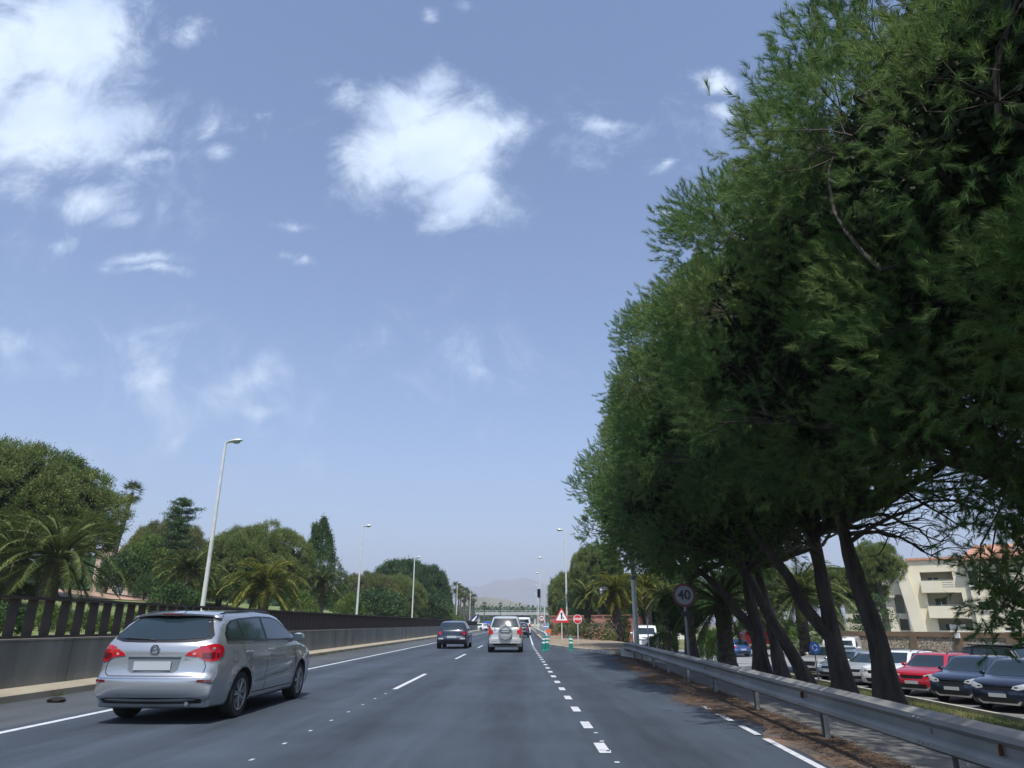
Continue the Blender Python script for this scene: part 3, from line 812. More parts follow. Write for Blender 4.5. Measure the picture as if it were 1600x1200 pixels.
# ------------------------------------------------------------------ distance: mountains, hill, bridge
def ridge(name, prof, y, depth, m, label, rough, seed):
    """prof: (u, v) skyline as seen; built as a real ridge of the given depth"""
    us = [p[0] for p in prof]; rng = np.random.default_rng(seed)
    n = 140; m_ = 26; U = np.linspace(us[0], us[-1], n); V = np.interp(U, us, [p[1] for p in prof])
    vs = []
    zt = []; X = []
    for u, v in zip(U, V):
        r = ray(float(u), float(v)); k = y / r.y; X.append(r.x * k); zt.append(max(1, CAMH + r.z * k))
    nz = rng.normal(size=(m_, n))
    for _ in range(3): nz = (nz + np.roll(nz, 1, 1) + np.roll(nz, -1, 1) + np.roll(nz, 1, 0) + np.roll(nz, -1, 0)) / 5
    for j in range(m_):
        s = j / (m_ - 1)                # 0 near foot, .6 crest, 1 far foot
        if s <= .6: hh = ss(0, .6, s) ** 1.0 * .98 + .0
        else: hh = 1 - ss(.6, 1, s)
        for i in range(n):
            yy2 = y + (s - .6) * depth
            h = zt[i] * hh * (1 + nz[j, i] * rough * (1 if abs(s - .6) > .03 else .15))
            vs.append((X[i] * (1 + (s - .6) * .0), yy2, h - 2 if hh > .001 else -4))
    fs = [(j * n + i, j * n + i + 1, (j + 1) * n + i + 1, (j + 1) * n + i) for j in range(m_ - 1) for i in range(n - 1)]
    mb = MB(); mb.v = vs; mb.f = fs; mb.m = [0] * len(fs)
    return tag(mb.build(name, m, smooth=True, fix=False), label, None, None, 'structure')
ridge('mountains', [(470, 958), (560, 950), (640, 935), (690, 927), (725, 917), (752, 915), (775, 906), (800, 907), (822, 904), (860, 912), (900, 925), (1000, 935), (1100, 945), (1200, 952), (1300, 962)], 5200, 2600, M_mount, 'hazy grey blue mountains beyond the road', .06, 1)
ridge('hill', [(640, 968), (690, 955), (730, 937), (752, 931), (782, 932), (800, 937), (830, 945), (900, 956), (1000, 965)], 1500, 700, M_hill, 'low brown and green hill in front of the mountains', .08, 2)

def fbridge():
    y = 345; t = thing('footbridge', 'long pale concrete overpass crossing the carriageway in the distance', 'bridge', (0, y, 0))
    z0 = at(790, 962, 323).z; z1 = at(790, 954.5, 323).z
    x0 = -24; x1 = 30
    MB().box(((x0 + x1) / 2, 0, (z0 + z1) / 2 - .1), (x1 - x0, 5, (z1 - z0) * .62)).build('deck', M_bridge, t)
    mb = MB(); mb.box(((x0 + x1) / 2, -2.5, z1 + .1), (x1 - x0, .1, .12)); 
    for x in np.arange(x0, x1, 2): mb.box((x, -2.5, z1 - .35), (.08, .08, .9))
    mb.build('railing', M_pole, t)
    for x in (-22.5, 4.2, 22): MB().box((x, 0, z0 / 2), (1.1, 3.0, z0 + .4)).build('pier', M_bridge, t)
fbridge()

def house(name, label, cx, cy, z, sx, sy, sz, wall, roof, storeys=2, rz=0, nwin=3, flat=False, group=None):
    t = thing(name, label, 'house', (cx, cy, z), rz, group)
    MB().box((0, 0, sz / 2), (sx, sy, sz)).build('wall', wall, t)
    if flat:
        MB().box((0, 0, sz + .2), (sx * 1.01, sy * 1.01, .4)).build('parapet', wall, t)
    else:
        MB().add([(-sx * .54, -sy * .54, sz), (sx * .54, -sy * .54, sz), (sx * .54, sy * .54, sz), (-sx * .54, sy * .54, sz), (-sx * .3, 0, sz + sy * .28), (sx * .3, 0, sz + sy * .28)],
                 [(0, 1, 5, 4), (1, 2, 5), (2, 3, 4, 5), (3, 0, 4), (3, 2, 1, 0)]).build('roof', roof, t)
    for s in range(storeys):
        for k in range(nwin):
            x = (k + .5) / nwin * sx - sx / 2; zz = (s + .55) * sz / storeys
            w = MB().box((x, -sy / 2 - .02, zz), (sx / nwin * .42, .06, sz / storeys * .42)).build('window', M_glass2, t)
            MB().box((x, -sy / 2 - .03, zz - sz / storeys * .24), (sx / nwin * .5, .12, .08)).build('sill', M_white, w)
    return t
# pale settlement under the bridge
rn = random.Random(4)
M_pw = mat('pale_house_wall', (.70, .68, .60), .9); M_pw2 = mat('sand_house_wall', (.55, .47, .34), .9)
for i in range(22):
    u = 782 + i * 3.1 + rn.uniform(-1, 1); tt = rn.uniform(520, 760); 
    p = at(u, 972 - rn.uniform(1.5, 5.0), tt)
    house('distant_house', 'tiny pale distant house in the cluster seen under the overpass', p.x, p.y, -.5, rn.uniform(7, 14), 8, p.z + rn.uniform(1.5, 4.5), M_pw if i % 3 else M_pw2, M_tile, 1, 0, 2, flat=i % 2 == 0, group='distant houses under the overpass')
M_pinkish = mat('pale_pink_render', (.46, .33, .27), .9)
p = at(193, 862, 92); b = th(p.x, p.y)
house('villa', 'pale pink villa roof showing between the fan palm and the dome tree', p.x, p.y, b, 4.5, 5, p.z - b - .2, M_pinkish, M_tile, 2, .2, 2, flat=True)
p = at(1024, 985, 110)
house('villa', 'small white villa seen between the far palms and pines', p.x, p.y, -1, 9, 7, p.z + 2.6, M_pw, M_tile, 2, -.2, 3)
# salmon wall behind the oleander
p = at(888, 966, 72); q = at(968, 966, 66); d = q - p
t = thing('garden_wall', 'long salmon pink garden wall behind the oleander and palms', 'wall', ((p.x + q.x) / 2, (p.y + q.y) / 2, 0), math.atan2(d.y, d.x))
MB().box((0, 0, .9), (d.length + 6, .25, 2.3)).build('wall_body', M_salmon, t)
MB().box((0, 0, 2.1), (d.length + 6.2, .4, .1)).build('coping', M_tile, t)
# slanted blue and white fin on a pale canopy
p = at(738, 976, 176); b = th(p.x, p.y)
t = thing('fin_shaped_structure', 'navy blue slanted fin with a white stripe on a pale canopy past the fence', 'structure', (p.x, p.y, b))
k = 176 / FPX
def U(u, v): return ((u - 738) * k, (976 - v) * k * .97)
MB().prism([U(722, 973), U(722, 969), U(736, 969), U(741, 971), U(742, 977), U(734, 975)], -1.2, 1.2, 'XZ').build('canopy', M_pole, t)
MB().prism([U(727, 969), U(742, 954), U(748, 953), U(748, 957), U(738, 969)], -.35, .35, 'XZ').build('fin', M_navy, t)
MB().prism([U(731.5, 968.5), U(744, 955.5), U(745.5, 955.5), U(737, 969)], -.38, .38, 'XZ').build('stripe', M_signw, t)
for u in (724, 740): MB().box((U(u, 0)[0], 0, U(u, 971)[1] / 2 - .4), (.3, .3, U(u, 971)[1] + .8)).build('post', M_galvd, t)

# ------------------------------------------------------------------ apartment block
def facade(mb, x0, x1, z0, z1, openings, depth, mi_wall=0, mi_in=1, y=0):
    """wall from x0..x1, z0..z1 at y with recessed rectangular openings (a, b, c, d)"""
    xs = sorted({x0, x1, *[o[0] for o in openings], *[o[1] for o in openings]}); zs = sorted({z0, z1, *[o[2] for o in openings], *[o[3] for o in openings]})
    for i in range(len(xs) - 1):
        for j in range(len(zs) - 1):
            cx, cz = (xs[i] + xs[i + 1]) / 2, (zs[j] + zs[j + 1]) / 2
            if any(o[0] < cx < o[1] and o[2] < cz < o[3] for o in openings): continue
            mb.add([(xs[i], y, zs[j]), (xs[i + 1], y, zs[j]), (xs[i + 1], y, zs[j + 1]), (xs[i], y, zs[j + 1])], [(0, 1, 2, 3)], mi_wall)
    for (a, b, c, d) in openings:
        Y = y + depth
        mb.add([(a, y, c), (b, y, c), (b, y, d), (a, y, d), (a, Y, c), (b, Y, c), (b, Y, d), (a, Y, d)],
               [(4, 5, 6, 7), (0, 1, 5, 4), (3, 7, 6, 2), (0, 4, 7, 3), (1, 2, 6, 5)], mi_in)
T = 70
A = at(1455, 985, T); B = at(1640, 985, T * .93); GZ = -1.5
d = Vector((B.x - A.x, B.y - A.y, 0)); ang = math.atan2(d.y, d.x)
apt = thing('apartment_building', 'cream three storey apartment block with recessed balconies behind the stone wall', 'building', (A.x, A.y, GZ), ang)
K = T / FPX
def fx(u): return (u - 1455) * K * 1.03
def fz(v): return at(1455, v, T).z - GZ
ops = [(fx(1466), fx(1510), fz(985), fz(967)), (fx(1458), fx(1504), fz(949), fz(926)), (fx(1454), fx(1497), fz(909), fz(892))]
mb = MB(); facade(mb, fx(1437), fx(1516), 0, fz(872), ops, 2.0)
D = 11
mb.add([(fx(1437), 0, 0), (fx(1437), D, 0), (fx(1437), D, fz(872)), (fx(1437), 0, fz(872))], [(0, 3, 2, 1)])
mb.add([(fx(1437), 0, fz(872)), (fx(1516), 0, fz(872)), (fx(1516), D, fz(872)), (fx(1437), D, fz(872))], [(0, 1, 2, 3)])
mb.build('wall', [M_cream, M_cream2], apt, fix=False)
ops2 = [(fx(1548), fx(1560), fz(985), fz(980)), (fx(1516.5), fx(1528), fz(916), fz(892)), (fx(1545), fx(1560), fz(916), fz(896)), (fx(1522), fx(1536), fz(954), fz(941)), (fx(1575), fx(1592), fz(954), fz(932)), (fx(1605), fx(1640), fz(949), fz(926)), (fx(1605), fx(1640), fz(909), fz(886))]
mb = MB(); facade(mb, fx(1516), fx(1680), 0, fz(872), ops2, .5, y=-.6)
mb.add([(fx(1516), 0, 0), (fx(1516), -.6, 0), (fx(1516), -.6, fz(872)), (fx(1516), 0, fz(872))], [(0, 1, 2, 3)])
mb.add([(fx(1680), -.6, 0), (fx(1680), D, 0), (fx(1680), D, fz(872)), (fx(1680), -.6, fz(872))], [(0, 1, 2, 3)])
mb.build('wing_wall', [M_cream, M_cream2], apt, fix=False)
# tiled roofs
mb = MB(); mb.add([(fx(1508), -1.2, fz(876)), (fx(1700), -1.2, fz(876)), (fx(1700), D, fz(876)), (fx(1508), D, fz(876)), (fx(1534), D * .45, fz(845)), (fx(1670), D * .45, fz(845))], [(0, 1, 5, 4), (1, 2, 5), (2, 3, 4, 5), (3, 0, 4), (3, 2, 1, 0)])
mb.build('roof', M_tile, apt)
mb = MB(); mb.box(((fx(1437) + fx(1508)) / 2, .1, fz(870.5)), (fx(1508) - fx(1437) - .1, .7, .22)); mb.build('tile_coping', M_tile, apt)
mb = MB(); mb.box((fx(1592), 2.5, fz(848)), (1.1, 1.0, 2.4)); mb.box((fx(1592), 2.5, fz(838)), (1.3, 1.2, .2)); mb.build('chimney', M_cream, apt)
# slanting stair buttress
a0, a1 = fx(1423), fx(1439)
mb = MB(); mb.add([(a0 + .9, -.9, 0), (a1 + 1.0, -.9, 0), (a1 - .35, -.9, fz(868)), (a0 - .3, -.9, fz(862)), (a0 + .9, 3, 0), (a1 + 1.0, 3, 0), (a1 - .35, 3, fz(868)), (a0 - .3, 3, fz(862))],
                  [(0, 1, 2, 3), (7, 6, 5, 4), (0, 3, 7, 4), (1, 5, 6, 2), (3, 2, 6, 7), (0, 4, 5, 1)])
mb.build('stair_tower', M_cream, apt)
# balcony parapets, doors
for (a, b, c, dd) in ops:
    if c > fz(960):
        mb = MB(); bl = b - a
        mb.box((a + bl * .28, -.35, c - .45), (bl * .62, .7, 1.15)); mb.box((a + bl * .80, -.1, c - .45), (bl * .42, .2, 1.15)); mb.build('balcony_parapet', M_cream, apt)
        mb = MB()
        for k in range(3): mb.box((a + bl * .80, -.18, c - .05 - k * .22), (bl * .34, .05, .07))
        mb.box((a + bl * .5, -.05, c + .22), (bl * .98, .05, .05)); mb.build('balcony_rail', M_galvd, apt)
    w = MB().box((a + (b - a) * .36, 1.93, (c + dd) / 2 - .25), ((b - a) * .32, .08, (dd - c) - .5)).build('balcony_door', M_glass2, apt)
    MB().box((a + (b - a) * .36, 1.87, (c + dd) / 2 - .25), (.07, .08, (dd - c) - .5)).build('mullion', M_white, w)
for (a, b, c, dd) in ops2:
    w = MB().box(((a + b) / 2, -.16, (c + dd) / 2), (b - a - .1, .06, dd - c - .1)).build('window', M_glass2, apt)
    MB().box(((a + b) / 2, -.66, c - .06), (b - a + .15, .2, .09)).build('sill', M_white, w)
MB().box((fx(1490), 1.2, fz(982)), (1.4, .8, .8)).build('air_conditioner', M_white, apt)
# arcaded wing on the near side
mb = MB()
def arch_open(mb, x0, x1, z0, z1, zt, y, dp, m0=0, m1=1):
    """opening with a round head between z0 and z1 (crown) in a bay up to zt"""
    r = (x1 - x0) / 2; cx = (x0 + x1) / 2; zs = z1 - r; n = 10
    arc = [(cx - r * math.cos(math.pi * k / n), zs + r * math.sin(math.pi * k / n)) for k in range(n + 1)]
    for k in range(n):
        a, b = arc[k], arc[k + 1]
        mb.add([(a[0], y, a[1]), (b[0], y, b[1]), (b[0], y, zt), (a[0], y, zt)], [(0, 1, 2, 3)], m0)
        mb.add([(a[0], y, a[1]), (b[0], y, b[1]), (b[0], y + dp, b[1]), (a[0], y + dp, a[1])], [(0, 3, 2, 1)], m1)
    mb.add([(x0, y, z0), (x0, y, zs), (x0, y + dp, zs), (x0, y + dp, z0)], [(0, 1, 2, 3)], m1)
    mb.add([(x1, y, z0), (x1, y, zs), (x1, y + dp, zs), (x1, y + dp, z0)], [(0, 3, 2, 1)], m1)
    mb.add([(x0, y + dp, z0), (x1, y + dp, z0), (x1, y + dp, z1), (x0, y + dp, z1)], [(0, 1, 2, 3)], m1)
y0 = .5
za, zb, zc = fz(962), fz(930), fz(905)
fl = [(fx(1404), fx(1409)), (fx(1422), fx(1427))]
mb.add([(fx(1385), y0, 0), (fx(1412), y0, 0), (fx(1412), y0, za), (fx(1385), y0, za)], [(0, 1, 2, 3)])
facade(mb, fx(1412), fx(1428), 0, za, [(fx(1414), fx(1426), fz(985), fz(967))], 1.6, y=y0)
mb.add([(fx(1385), y0, za), (fx(1412), y0, za), (fx(1412), y0, zc), (fx(1385), y0, zc)], [(0, 1, 2, 3)])
arch_open(mb, fx(1412), fx(1425), za + .25, zb + .2, zc, y0, 1.4)
mb.add([(fx(1412), y0, za), (fx(1425), y0, za), (fx(1425), y0, za + .25), (fx(1412), y0, za + .25)], [(0, 1, 2, 3)])
mb.add([(fx(1425), y0, za), (fx(1428), y0, za), (fx(1428), y0, zc), (fx(1425), y0, zc)], [(0, 1, 2, 3)])
mb.add([(fx(1385), y0, 0), (fx(1385), 8, 0), (fx(1385), 8, zc), (fx(1385), y0, zc)], [(0, 3, 2, 1)])
mb.add([(fx(1385), y0, zc), (fx(1428), y0, zc), (fx(1428), 8, zc), (fx(1385), 8, zc)], [(0, 1, 2, 3)])
mb.build('arcade_wing', [M_cream, M_cream2], apt, fix=False)
mb = MB()
mb.box((fx(1398), y0 - .25, fz(930)), (2.2, .4, .25)); mb.box((fx(1402), y0 - .1, fz(915)), (.5, .5, 1.6)); mb.build('cornice', M_cream, apt)
# lower cream building further along
C0 = at(1325, 985, 78); C1 = at(1418, 985, 74); d2 = C1 - C0
t = thing('terraced_building', 'low cream terraced building left of the arches, behind the stone wall', 'building', (C0.x, C0.y, GZ), math.atan2(d2.y, d2.x))
L2 = Vector((d2.x, d2.y, 0)).length
hz = lambda v: at(1370, v, 76).z - GZ
mb = MB(); facade(mb, 0, L2, 0, hz(945), [(L2 * .12, L2 * .25, hz(975), hz(960)), (L2 * .45, L2 * .55, hz(975), hz(960))], .4)
mb.add([(0, 0, 0), (0, 9, 0), (0, 9, hz(945)), (0, 0, hz(945))], [(0, 3, 2, 1)])
mb.add([(0, 0, hz(945)), (L2, 0, hz(945)), (L2, 9, hz(945)), (0, 9, hz(945))], [(0, 1, 2, 3)]); mb.build('wall', [M_cream, M_cream2], t, fix=False)
mb = MB(); mb.box((L2 / 2, -.1, hz(945) + .1), (L2 + .3, .5, .25)); mb.build('parapet', M_cream, t)
for a, b in ((.12, .25), (.45, .55)): MB().box((L2 * (a + b) / 2, .33, (hz(975) + hz(960)) / 2), (L2 * (b - a) - .1, .06, hz(960) - hz(975) - .1)).build('window', M_glass2, t)
MB().box((L2 * .82, 3, hz(938) + .3), (L2 * .3, 3, 2.4)).build('roof_room', M_cream2, t)

# rubble stone boundary wall of the car park
w = thing('stone_boundary_wall', 'rubble stone boundary wall with brown coping and piers behind the parked cars', 'wall', (25.0, 42, -1.6), math.radians(30))
mb = MB(); mb.box((0, -3.5, 1.15), (.3, 25, 2.1)); mb.build('stone_panels', M_stone, w)
mb = MB(); mb.box((0, -3.5, 2.32), (.42, 25.2, .28)); mb.build('coping', M_brown, w)
for k in range(-5, 5): MB().box((-.02, -2.4 + 2.7 * k, 1.1), (.46, .42, 2.16)).build('pier', M_brown, w)
mb = MB(); mb.box((-.2, -3.5, .55), (.12, 25, .22)); mb.build('base_band', M_brown, w)
MB().box((-.29, .3, 2.28), (.1, .26, .28)).build('lamp_box', M_signw, w)
# woods behind the overpass
R9 = np.random.default_rng(5); C9 = []
for k in range(120):
    u = R9.uniform(700, 850); t9 = R9.uniform(430, 620); p = at(u, R9.uniform(957, 962) + (u - 745) * .02, t9); C9.append((p.x, p.y, p.z))
C9 = np.array(C9); P9 = np.repeat(C9, 130, 0) + R9.normal(size=(len(C9) * 130, 3)) * [4.5, 4, 1.7]; P9[:, 2] = np.abs(P9[:, 2])

for k in range(170):
    x9 = R9.uniform(-210, -50); y9 = R9.uniform(90, 330); g9 = th(x9, y9)
    P9 = np.concatenate([P9, np.array([x9, y9, g9 + R9.uniform(1.5, 4.5)]) + R9.normal(size=(110, 3)) * [4.0, 3, 1.5]])
# ------------------------------------------------------------------ foliage
def np_mesh(name, V, k):
    """V: (n*k, 3) points, k per face"""
    n = len(V) // k
    me = bpy.data.meshes.new(name)
    me.vertices.add(n * k); me.loops.add(n * k); me.polygons.add(n)
    me.vertices.foreach_set('co', V.astype(np.float32).ravel())
    me.loops.foreach_set('vertex_index', np.arange(n * k, dtype=np.int32))
    me.polygons.foreach_set('loop_start', np.arange(0, n * k, k, dtype=np.int32))
    me.polygons.foreach_set('loop_total', np.full(n, k, dtype=np.int32))
    me.update(calc_edges=True)
    return me
def nrm(a): return a / (np.linalg.norm(a, axis=-1, keepdims=True) + 1e-9)
def tris(P, D, L, w, R):
    s = nrm(np.cross(D, R.normal(size=P.shape))) * (w / 2)[:, None]
    return np.stack([P - s, P + s, P + D * L[:, None]], 1).reshape(-1, 3)
def leaves(P, D, L, w, R):
    s = nrm(np.cross(D, R.normal(size=P.shape))) * (w / 2)[:, None]; q = D * L[:, None]
    return np.stack([P, P + q * .5 + s, P + q, P + q * .5 - s], 1).reshape(-1, 3)

def tufts(P, A, R, n, shoot, nl, nw, ang=(.45, 1.1)):
    """n needles round each shoot that starts at P along A"""
    N = len(P)
    P = np.repeat(P, n, 0); A = np.repeat(A, n, 0)
    u = R.random(N * n)
    perp = nrm(np.cross(A, R.normal(size=A.shape)))
    a = R.uniform(ang[0], ang[1], N * n)[:, None] * (1.15 - .75 * u[:, None])
    D = nrm(A * np.cos(a) + perp * np.sin(a))
    return tris(P + A * (u * shoot)[:, None], D, nl * R.uniform(.7, 1.15, N * n), np.full(N * n, nw), R)

def lobed(R, rx, ry, rz, nl, rl, n, low, bare=None, cut=.22, inner=.3):
    """points on the outer faces of rounded masses that together make the crown"""
    d = nrm(R.normal(size=(nl * 6, 3))); d = d[d[:, 2] > low]
    if bare is not None:
        bd = np.array(bare) / np.linalg.norm(bare); d = d[~((d @ bd > cut) & (d[:, 2] < .25))]
    # keep the masses apart
    keep = []
    for v in d:
        if all(np.linalg.norm((v - k) * [rx, ry, rz]) > rl * .95 for k in keep): keep.append(v)
        if len(keep) >= nl: break
    d = np.array(keep); k = len(d)
    rr = np.where(R.random(k) < inner, .66, .84) + R.uniform(-.04, .06, k)
    C = d * np.array([rx, ry, rz]) * rr[:, None]; rad = rl * R.uniform(.75, 1.25, k)
    i = R.integers(0, k, n * 2); e = nrm(R.normal(size=(n * 2, 3)) + d[i] * .9 + np.array([0, 0, .55]))
    P = C[i] + e * (rad[i] * (.72 + .30 * R.random(n * 2) ** .5))[:, None] * np.array([1, 1, .78])
    return P[:n], e[:n], i[:n], C

def limb_tube(mb, a, b, r0, r1, R, n=6, seg=5, sag=0.12, lift=0.0):
    a = np.array(a); b = np.array(b); L = np.linalg.norm(b - a)
    off = R.normal(size=3) * L * sag * .35
    pts = []
    for i in range(seg + 1):
        s = i / seg; p = a + (b - a) * s + off * math.sin(math.pi * s) + np.array([0, 0, lift * L]) * math.sin(math.pi * s)
        if 0 < i < seg: p = p + R.normal(size=3) * L * .012
        pts.append(p)
    mb.tube(pts, [r0 + (r1 - r0) * (i / seg) for i in range(seg + 1)], n, caps=False)
    return pts

def pine_crown(seed, rx, ry, rz, cz, nclump, per=16, needles=34, nw=.011, nl=.125, shoot=.15, cl=.46, bare=None, lobes=64, rlobe=1.45, low=-.35, nl_in=.10, limbs=12, spike=0, rot_bias=0):
    """needles and branches of an umbrella pine; origin where the limbs leave the trunk"""
    R = np.random.default_rng(seed)
    c, out, li, LC = lobed(R, rx, ry, rz, lobes, rlobe, nclump, low, bare)
    c[:, 2] += cz; LC = LC.copy(); LC[:, 2] += cz
    rr = np.full(len(c), .9)
    bd = None if bare is None else np.array(bare) / np.linalg.norm(bare)
    # branches
    mb = MB(); nodes = []
    for k in range(limbs):
        a = 2 * math.pi * (k + R.random() * .7) / limbs; el = R.uniform(.05, 1.0)
        e = np.array([math.cos(a) * rx * .62 * math.cos(el * .8), math.sin(a) * ry * .62 * math.cos(el * .8), cz * (.35 + .75 * el)])
        st = np.array([0, 0, R.uniform(-.2, .5)])
        p = limb_tube(mb, st, e, .13, .05, R, 7, 7, .3, .06); nodes += [(q, .05) for q in p[3:7]]
        for j in range(8):
            b = p[R.integers(2, 8)]; dd = nrm(nrm(b + np.array([0, 0, .01]))[None] + R.normal(size=(1, 3)) * .55)[0]; dd[2] = abs(dd[2]) * .6
            ln = R.uniform(1.2, 3.0); q = limb_tube(mb, b, b + dd * ln, .045, .02, R, 5, 5, .3, .08); nodes += [(x, .03) for x in q[1:]]
    NP = np.array([q[0] for q in nodes])
    for k in range(len(LC)):
        far = LC[k] * .82 if np.linalg.norm(LC[k]) > .1 else LC[k]
        j = R.choice(np.argsort(np.linalg.norm(NP - LC[k], axis=1) + np.maximum(0, np.linalg.norm(NP, axis=1) - np.linalg.norm(LC[k])) * 2)[:40])
        limb_tube(mb, NP[j], LC[k], .034, .014, R, 5, 6, .45, .07)
    for i in range(0, len(c), 4):
        limb_tube(mb, LC[li[i]], c[i], .010, .005, R, 3, 3, .35, .05)
    # shoots: several in each clump
    P = np.repeat(c, per, 0); o = np.repeat(out, per, 0)
    jj = R.normal(size=P.shape) * cl * np.array([.46, .46, .38])
    A = nrm(o * .8 + np.array([0, 0, .35]) + R.normal(size=P.shape) * .38 + nrm(jj) * .2)
    P = P + jj
    V = [tufts(P, A, R, needles, shoot, nl, nw)]
    # longer leaders standing out of the outline
    m = R.random(len(c)) < spike * .22
    for k in range(3):
        q = c[m] + nrm(out[m] * .8 + np.array([0, 0, .5])) * (cl * .15 + k * .13)
        if len(q): V.append(tufts(np.repeat(q, 3, 0) + R.normal(size=(len(q) * 3, 3)) * (.10 - .015 * k), nrm(np.repeat(nrm(out[m] * .8 + np.array([0, 0, .5])), 3, 0) + R.normal(size=(len(q) * 3, 3)) * .3), R, needles, shoot, nl, nw))
    fol = np.concatenate(V)
    # coarse inner foliage that closes the crown
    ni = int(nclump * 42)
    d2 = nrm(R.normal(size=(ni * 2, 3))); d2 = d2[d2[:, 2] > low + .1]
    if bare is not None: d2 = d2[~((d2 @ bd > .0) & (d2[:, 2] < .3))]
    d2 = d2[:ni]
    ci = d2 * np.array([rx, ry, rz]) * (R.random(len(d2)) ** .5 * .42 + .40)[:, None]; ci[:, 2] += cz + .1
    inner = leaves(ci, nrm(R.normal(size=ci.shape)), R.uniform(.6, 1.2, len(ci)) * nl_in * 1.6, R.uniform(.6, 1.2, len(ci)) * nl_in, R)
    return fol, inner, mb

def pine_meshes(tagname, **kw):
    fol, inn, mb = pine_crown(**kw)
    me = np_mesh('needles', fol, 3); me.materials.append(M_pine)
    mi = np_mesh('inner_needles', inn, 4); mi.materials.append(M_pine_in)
    bo = bpy.data.meshes.new('branches'); bo.from_pydata(mb.v, [], mb.f); bo.materials.append(M_bark)
    bo.polygons.foreach_set('use_smooth', [True] * len(bo.polygons)); bo.update()
    return me, mi, bo

def place_pine(label, base, top, meshes, r0=.32, rz=0, scale=1, fork=None, group=None, name='pine_tree', sz=None):
    """trunk from base to top (world); the crown meshes hang on the top"""
    base = Vector(base); top = Vector(top)
    t = thing(name, label, 'tree', base, 0, group)
    l = top - base; R = np.random.default_rng(int(abs(base.x * 97 + base.y * 31)))
    mb = MB()
    pts = []; n = 9
    for i in range(n + 1):
        s = i / n
        w = Vector((math.sin(s * 5 + base.y), math.cos(s * 4 + base.x), 0)) * .07 * math.sin(math.pi * s)
        pts.append(Vector((l.x * s ** 1.15, l.y * s ** 1.15, l.z * s)) + w + (Vector((0, 0, -.35)) if i == 0 else Vector()))
    rad = [r0 * (1.65 if i == 0 else (1.10 if i == 1 else 1 - .5 * (i / n))) for i in range(n + 1)]
    mb.tube(pts, rad, 14)
    if fork:
        (fs, off) = fork; k = int(fs * n); a = pts[k]; b = Vector(l) + Vector(off)
        pp = [a + (b - a) * s + Vector((0, 0, .15 * math.sin(math.pi * s))) for s in (0, .25, .5, .75, 1)]
        pp[1] += Vector(off) * .10
        mb.tube(pp, [r0 * .62, r0 * .55, r0 * .48, r0 * .42, r0 * .32], 12)
    # bark roughness in the shape itself
    mb.v = [(x + random.uniform(-1, 1) * .03, y + random.uniform(-1, 1) * .03, z) for x, y, z in mb.v]
    mb.build('trunk', M_bark, t, smooth=True, sharp=80)
    sc = scale if hasattr(scale, '__len__') else (scale,) * 3
    for nm, me in zip(('crown', 'inner_foliage', 'branches'), meshes):
        if me is None: continue
        o = link(nm, me, t, l); o.rotation_euler = (0, 0, rz); o.scale = sc
    return t

PA = pine_meshes('a', seed=11, rx=6.2, ry=6.2, rz=4.6, cz=4.2, nclump=2400, per=9, needles=60, nw=.0062, nl=.135, shoot=.17, low=-.8)
PC = pine_meshes('c', seed=17, rx=6.6, ry=6.2, rz=4.5, cz=4.2, nclump=2200, per=9, needles=56, nw=.0072, nl=.135, shoot=.18, low=-.8, bare=(1, -.35, 0))
PB = pine_meshes('b', seed=23, rx=6.0, ry=6.3, rz=4.6, cz=3.9, nclump=1900, per=5, needles=46, nw=.015, nl=.15, shoot=.3, low=-.85, bare=(1, -.1, 0), lobes=56)
PD = pine_meshes('d', seed=29, rx=6.0, ry=6.0, rz=4.6, cz=3.9, nclump=1900, per=5, needles=46, nw=.015, nl=.15, shoot=.3, low=-.85, lobes=56)

G1 = 'pines in a row beyond the guard rail'
def P3(u, v, t): return at(u, v, t)
def gz(x, y): return th(x, y)
# nearest trees first
PINES = [
    ('pine beside the camera car, its crown shading the upper right of the view', (10.2, 0.2), (9.6, 0.4), 4.6, .34, 3.3, (1.0, 1.0, 1.0), PA, None),
    ('near pine standing beyond the frame edge, its low dark boughs hanging before the building', (13.6, 11.5), (13.4, 11.8), 5.0, .36, .4, (1.0, 1.0, 1.0), PA, None),
    ('pine overhanging the road edge at the top of the frame', (11.3, 7.4), (9.8, 7.6), 4.4, .34, 3.0, (1.04, 1.0, 1.0), PA, None),
    ('pine with its crown against the sky between the top one and the thick trunk', (10.9, 12.8), (9.6, 13.2), 4.6, .34, .2, (1.04, .95, .98), PC, None),
    ('thick single pine trunk leaning over the guard rail, nearest of the row', (9.05, 18.9), (8.6, 19.0), 4.9, .30, 0, (.88, .95, .98), PC, None),
    ('pine with a trunk forking low into two stems', (9.55, 22.6), (9.3, 22.8), 5.0, .32, .15, (.93, .95, .95), PC, (.35, (-1.9, .3, .2))),
    ('leaning slim pine just beyond the forked one', (10.1, 26.8), (8.3, 27.0), 4.2, .27, .3, (.92, .92, .92), PB, None),
    ('pine with pale scarred bark, half behind its slimmer neighbour', (10.35, 30.2), (9.9, 30.4), 4.4, .30, -.3, (.9, .9, .9), PB, None),
    ('rough barked pine next to the pale barked one', (9.8, 31.0), (9.7, 31.4), 4.3, .34, .1, (1.0, 1.0, 1.0), PB, (.5, (-2.1, .2, .2))),
    ('straight pine behind the round 40 sign', (8.8, 39.5), (9.1, 39.5), 4.4, .33, 2.6, (.98, 1.0, 1.0), PD, None),
]
for lab, (bx, by), (tx, ty), h, r0, rz, sc, me, fk in PINES:
    place_pine(lab, (bx, by, gz(bx, by)), (tx, ty, gz(bx, by) + h), me, r0, rz, sc, fk, G1)

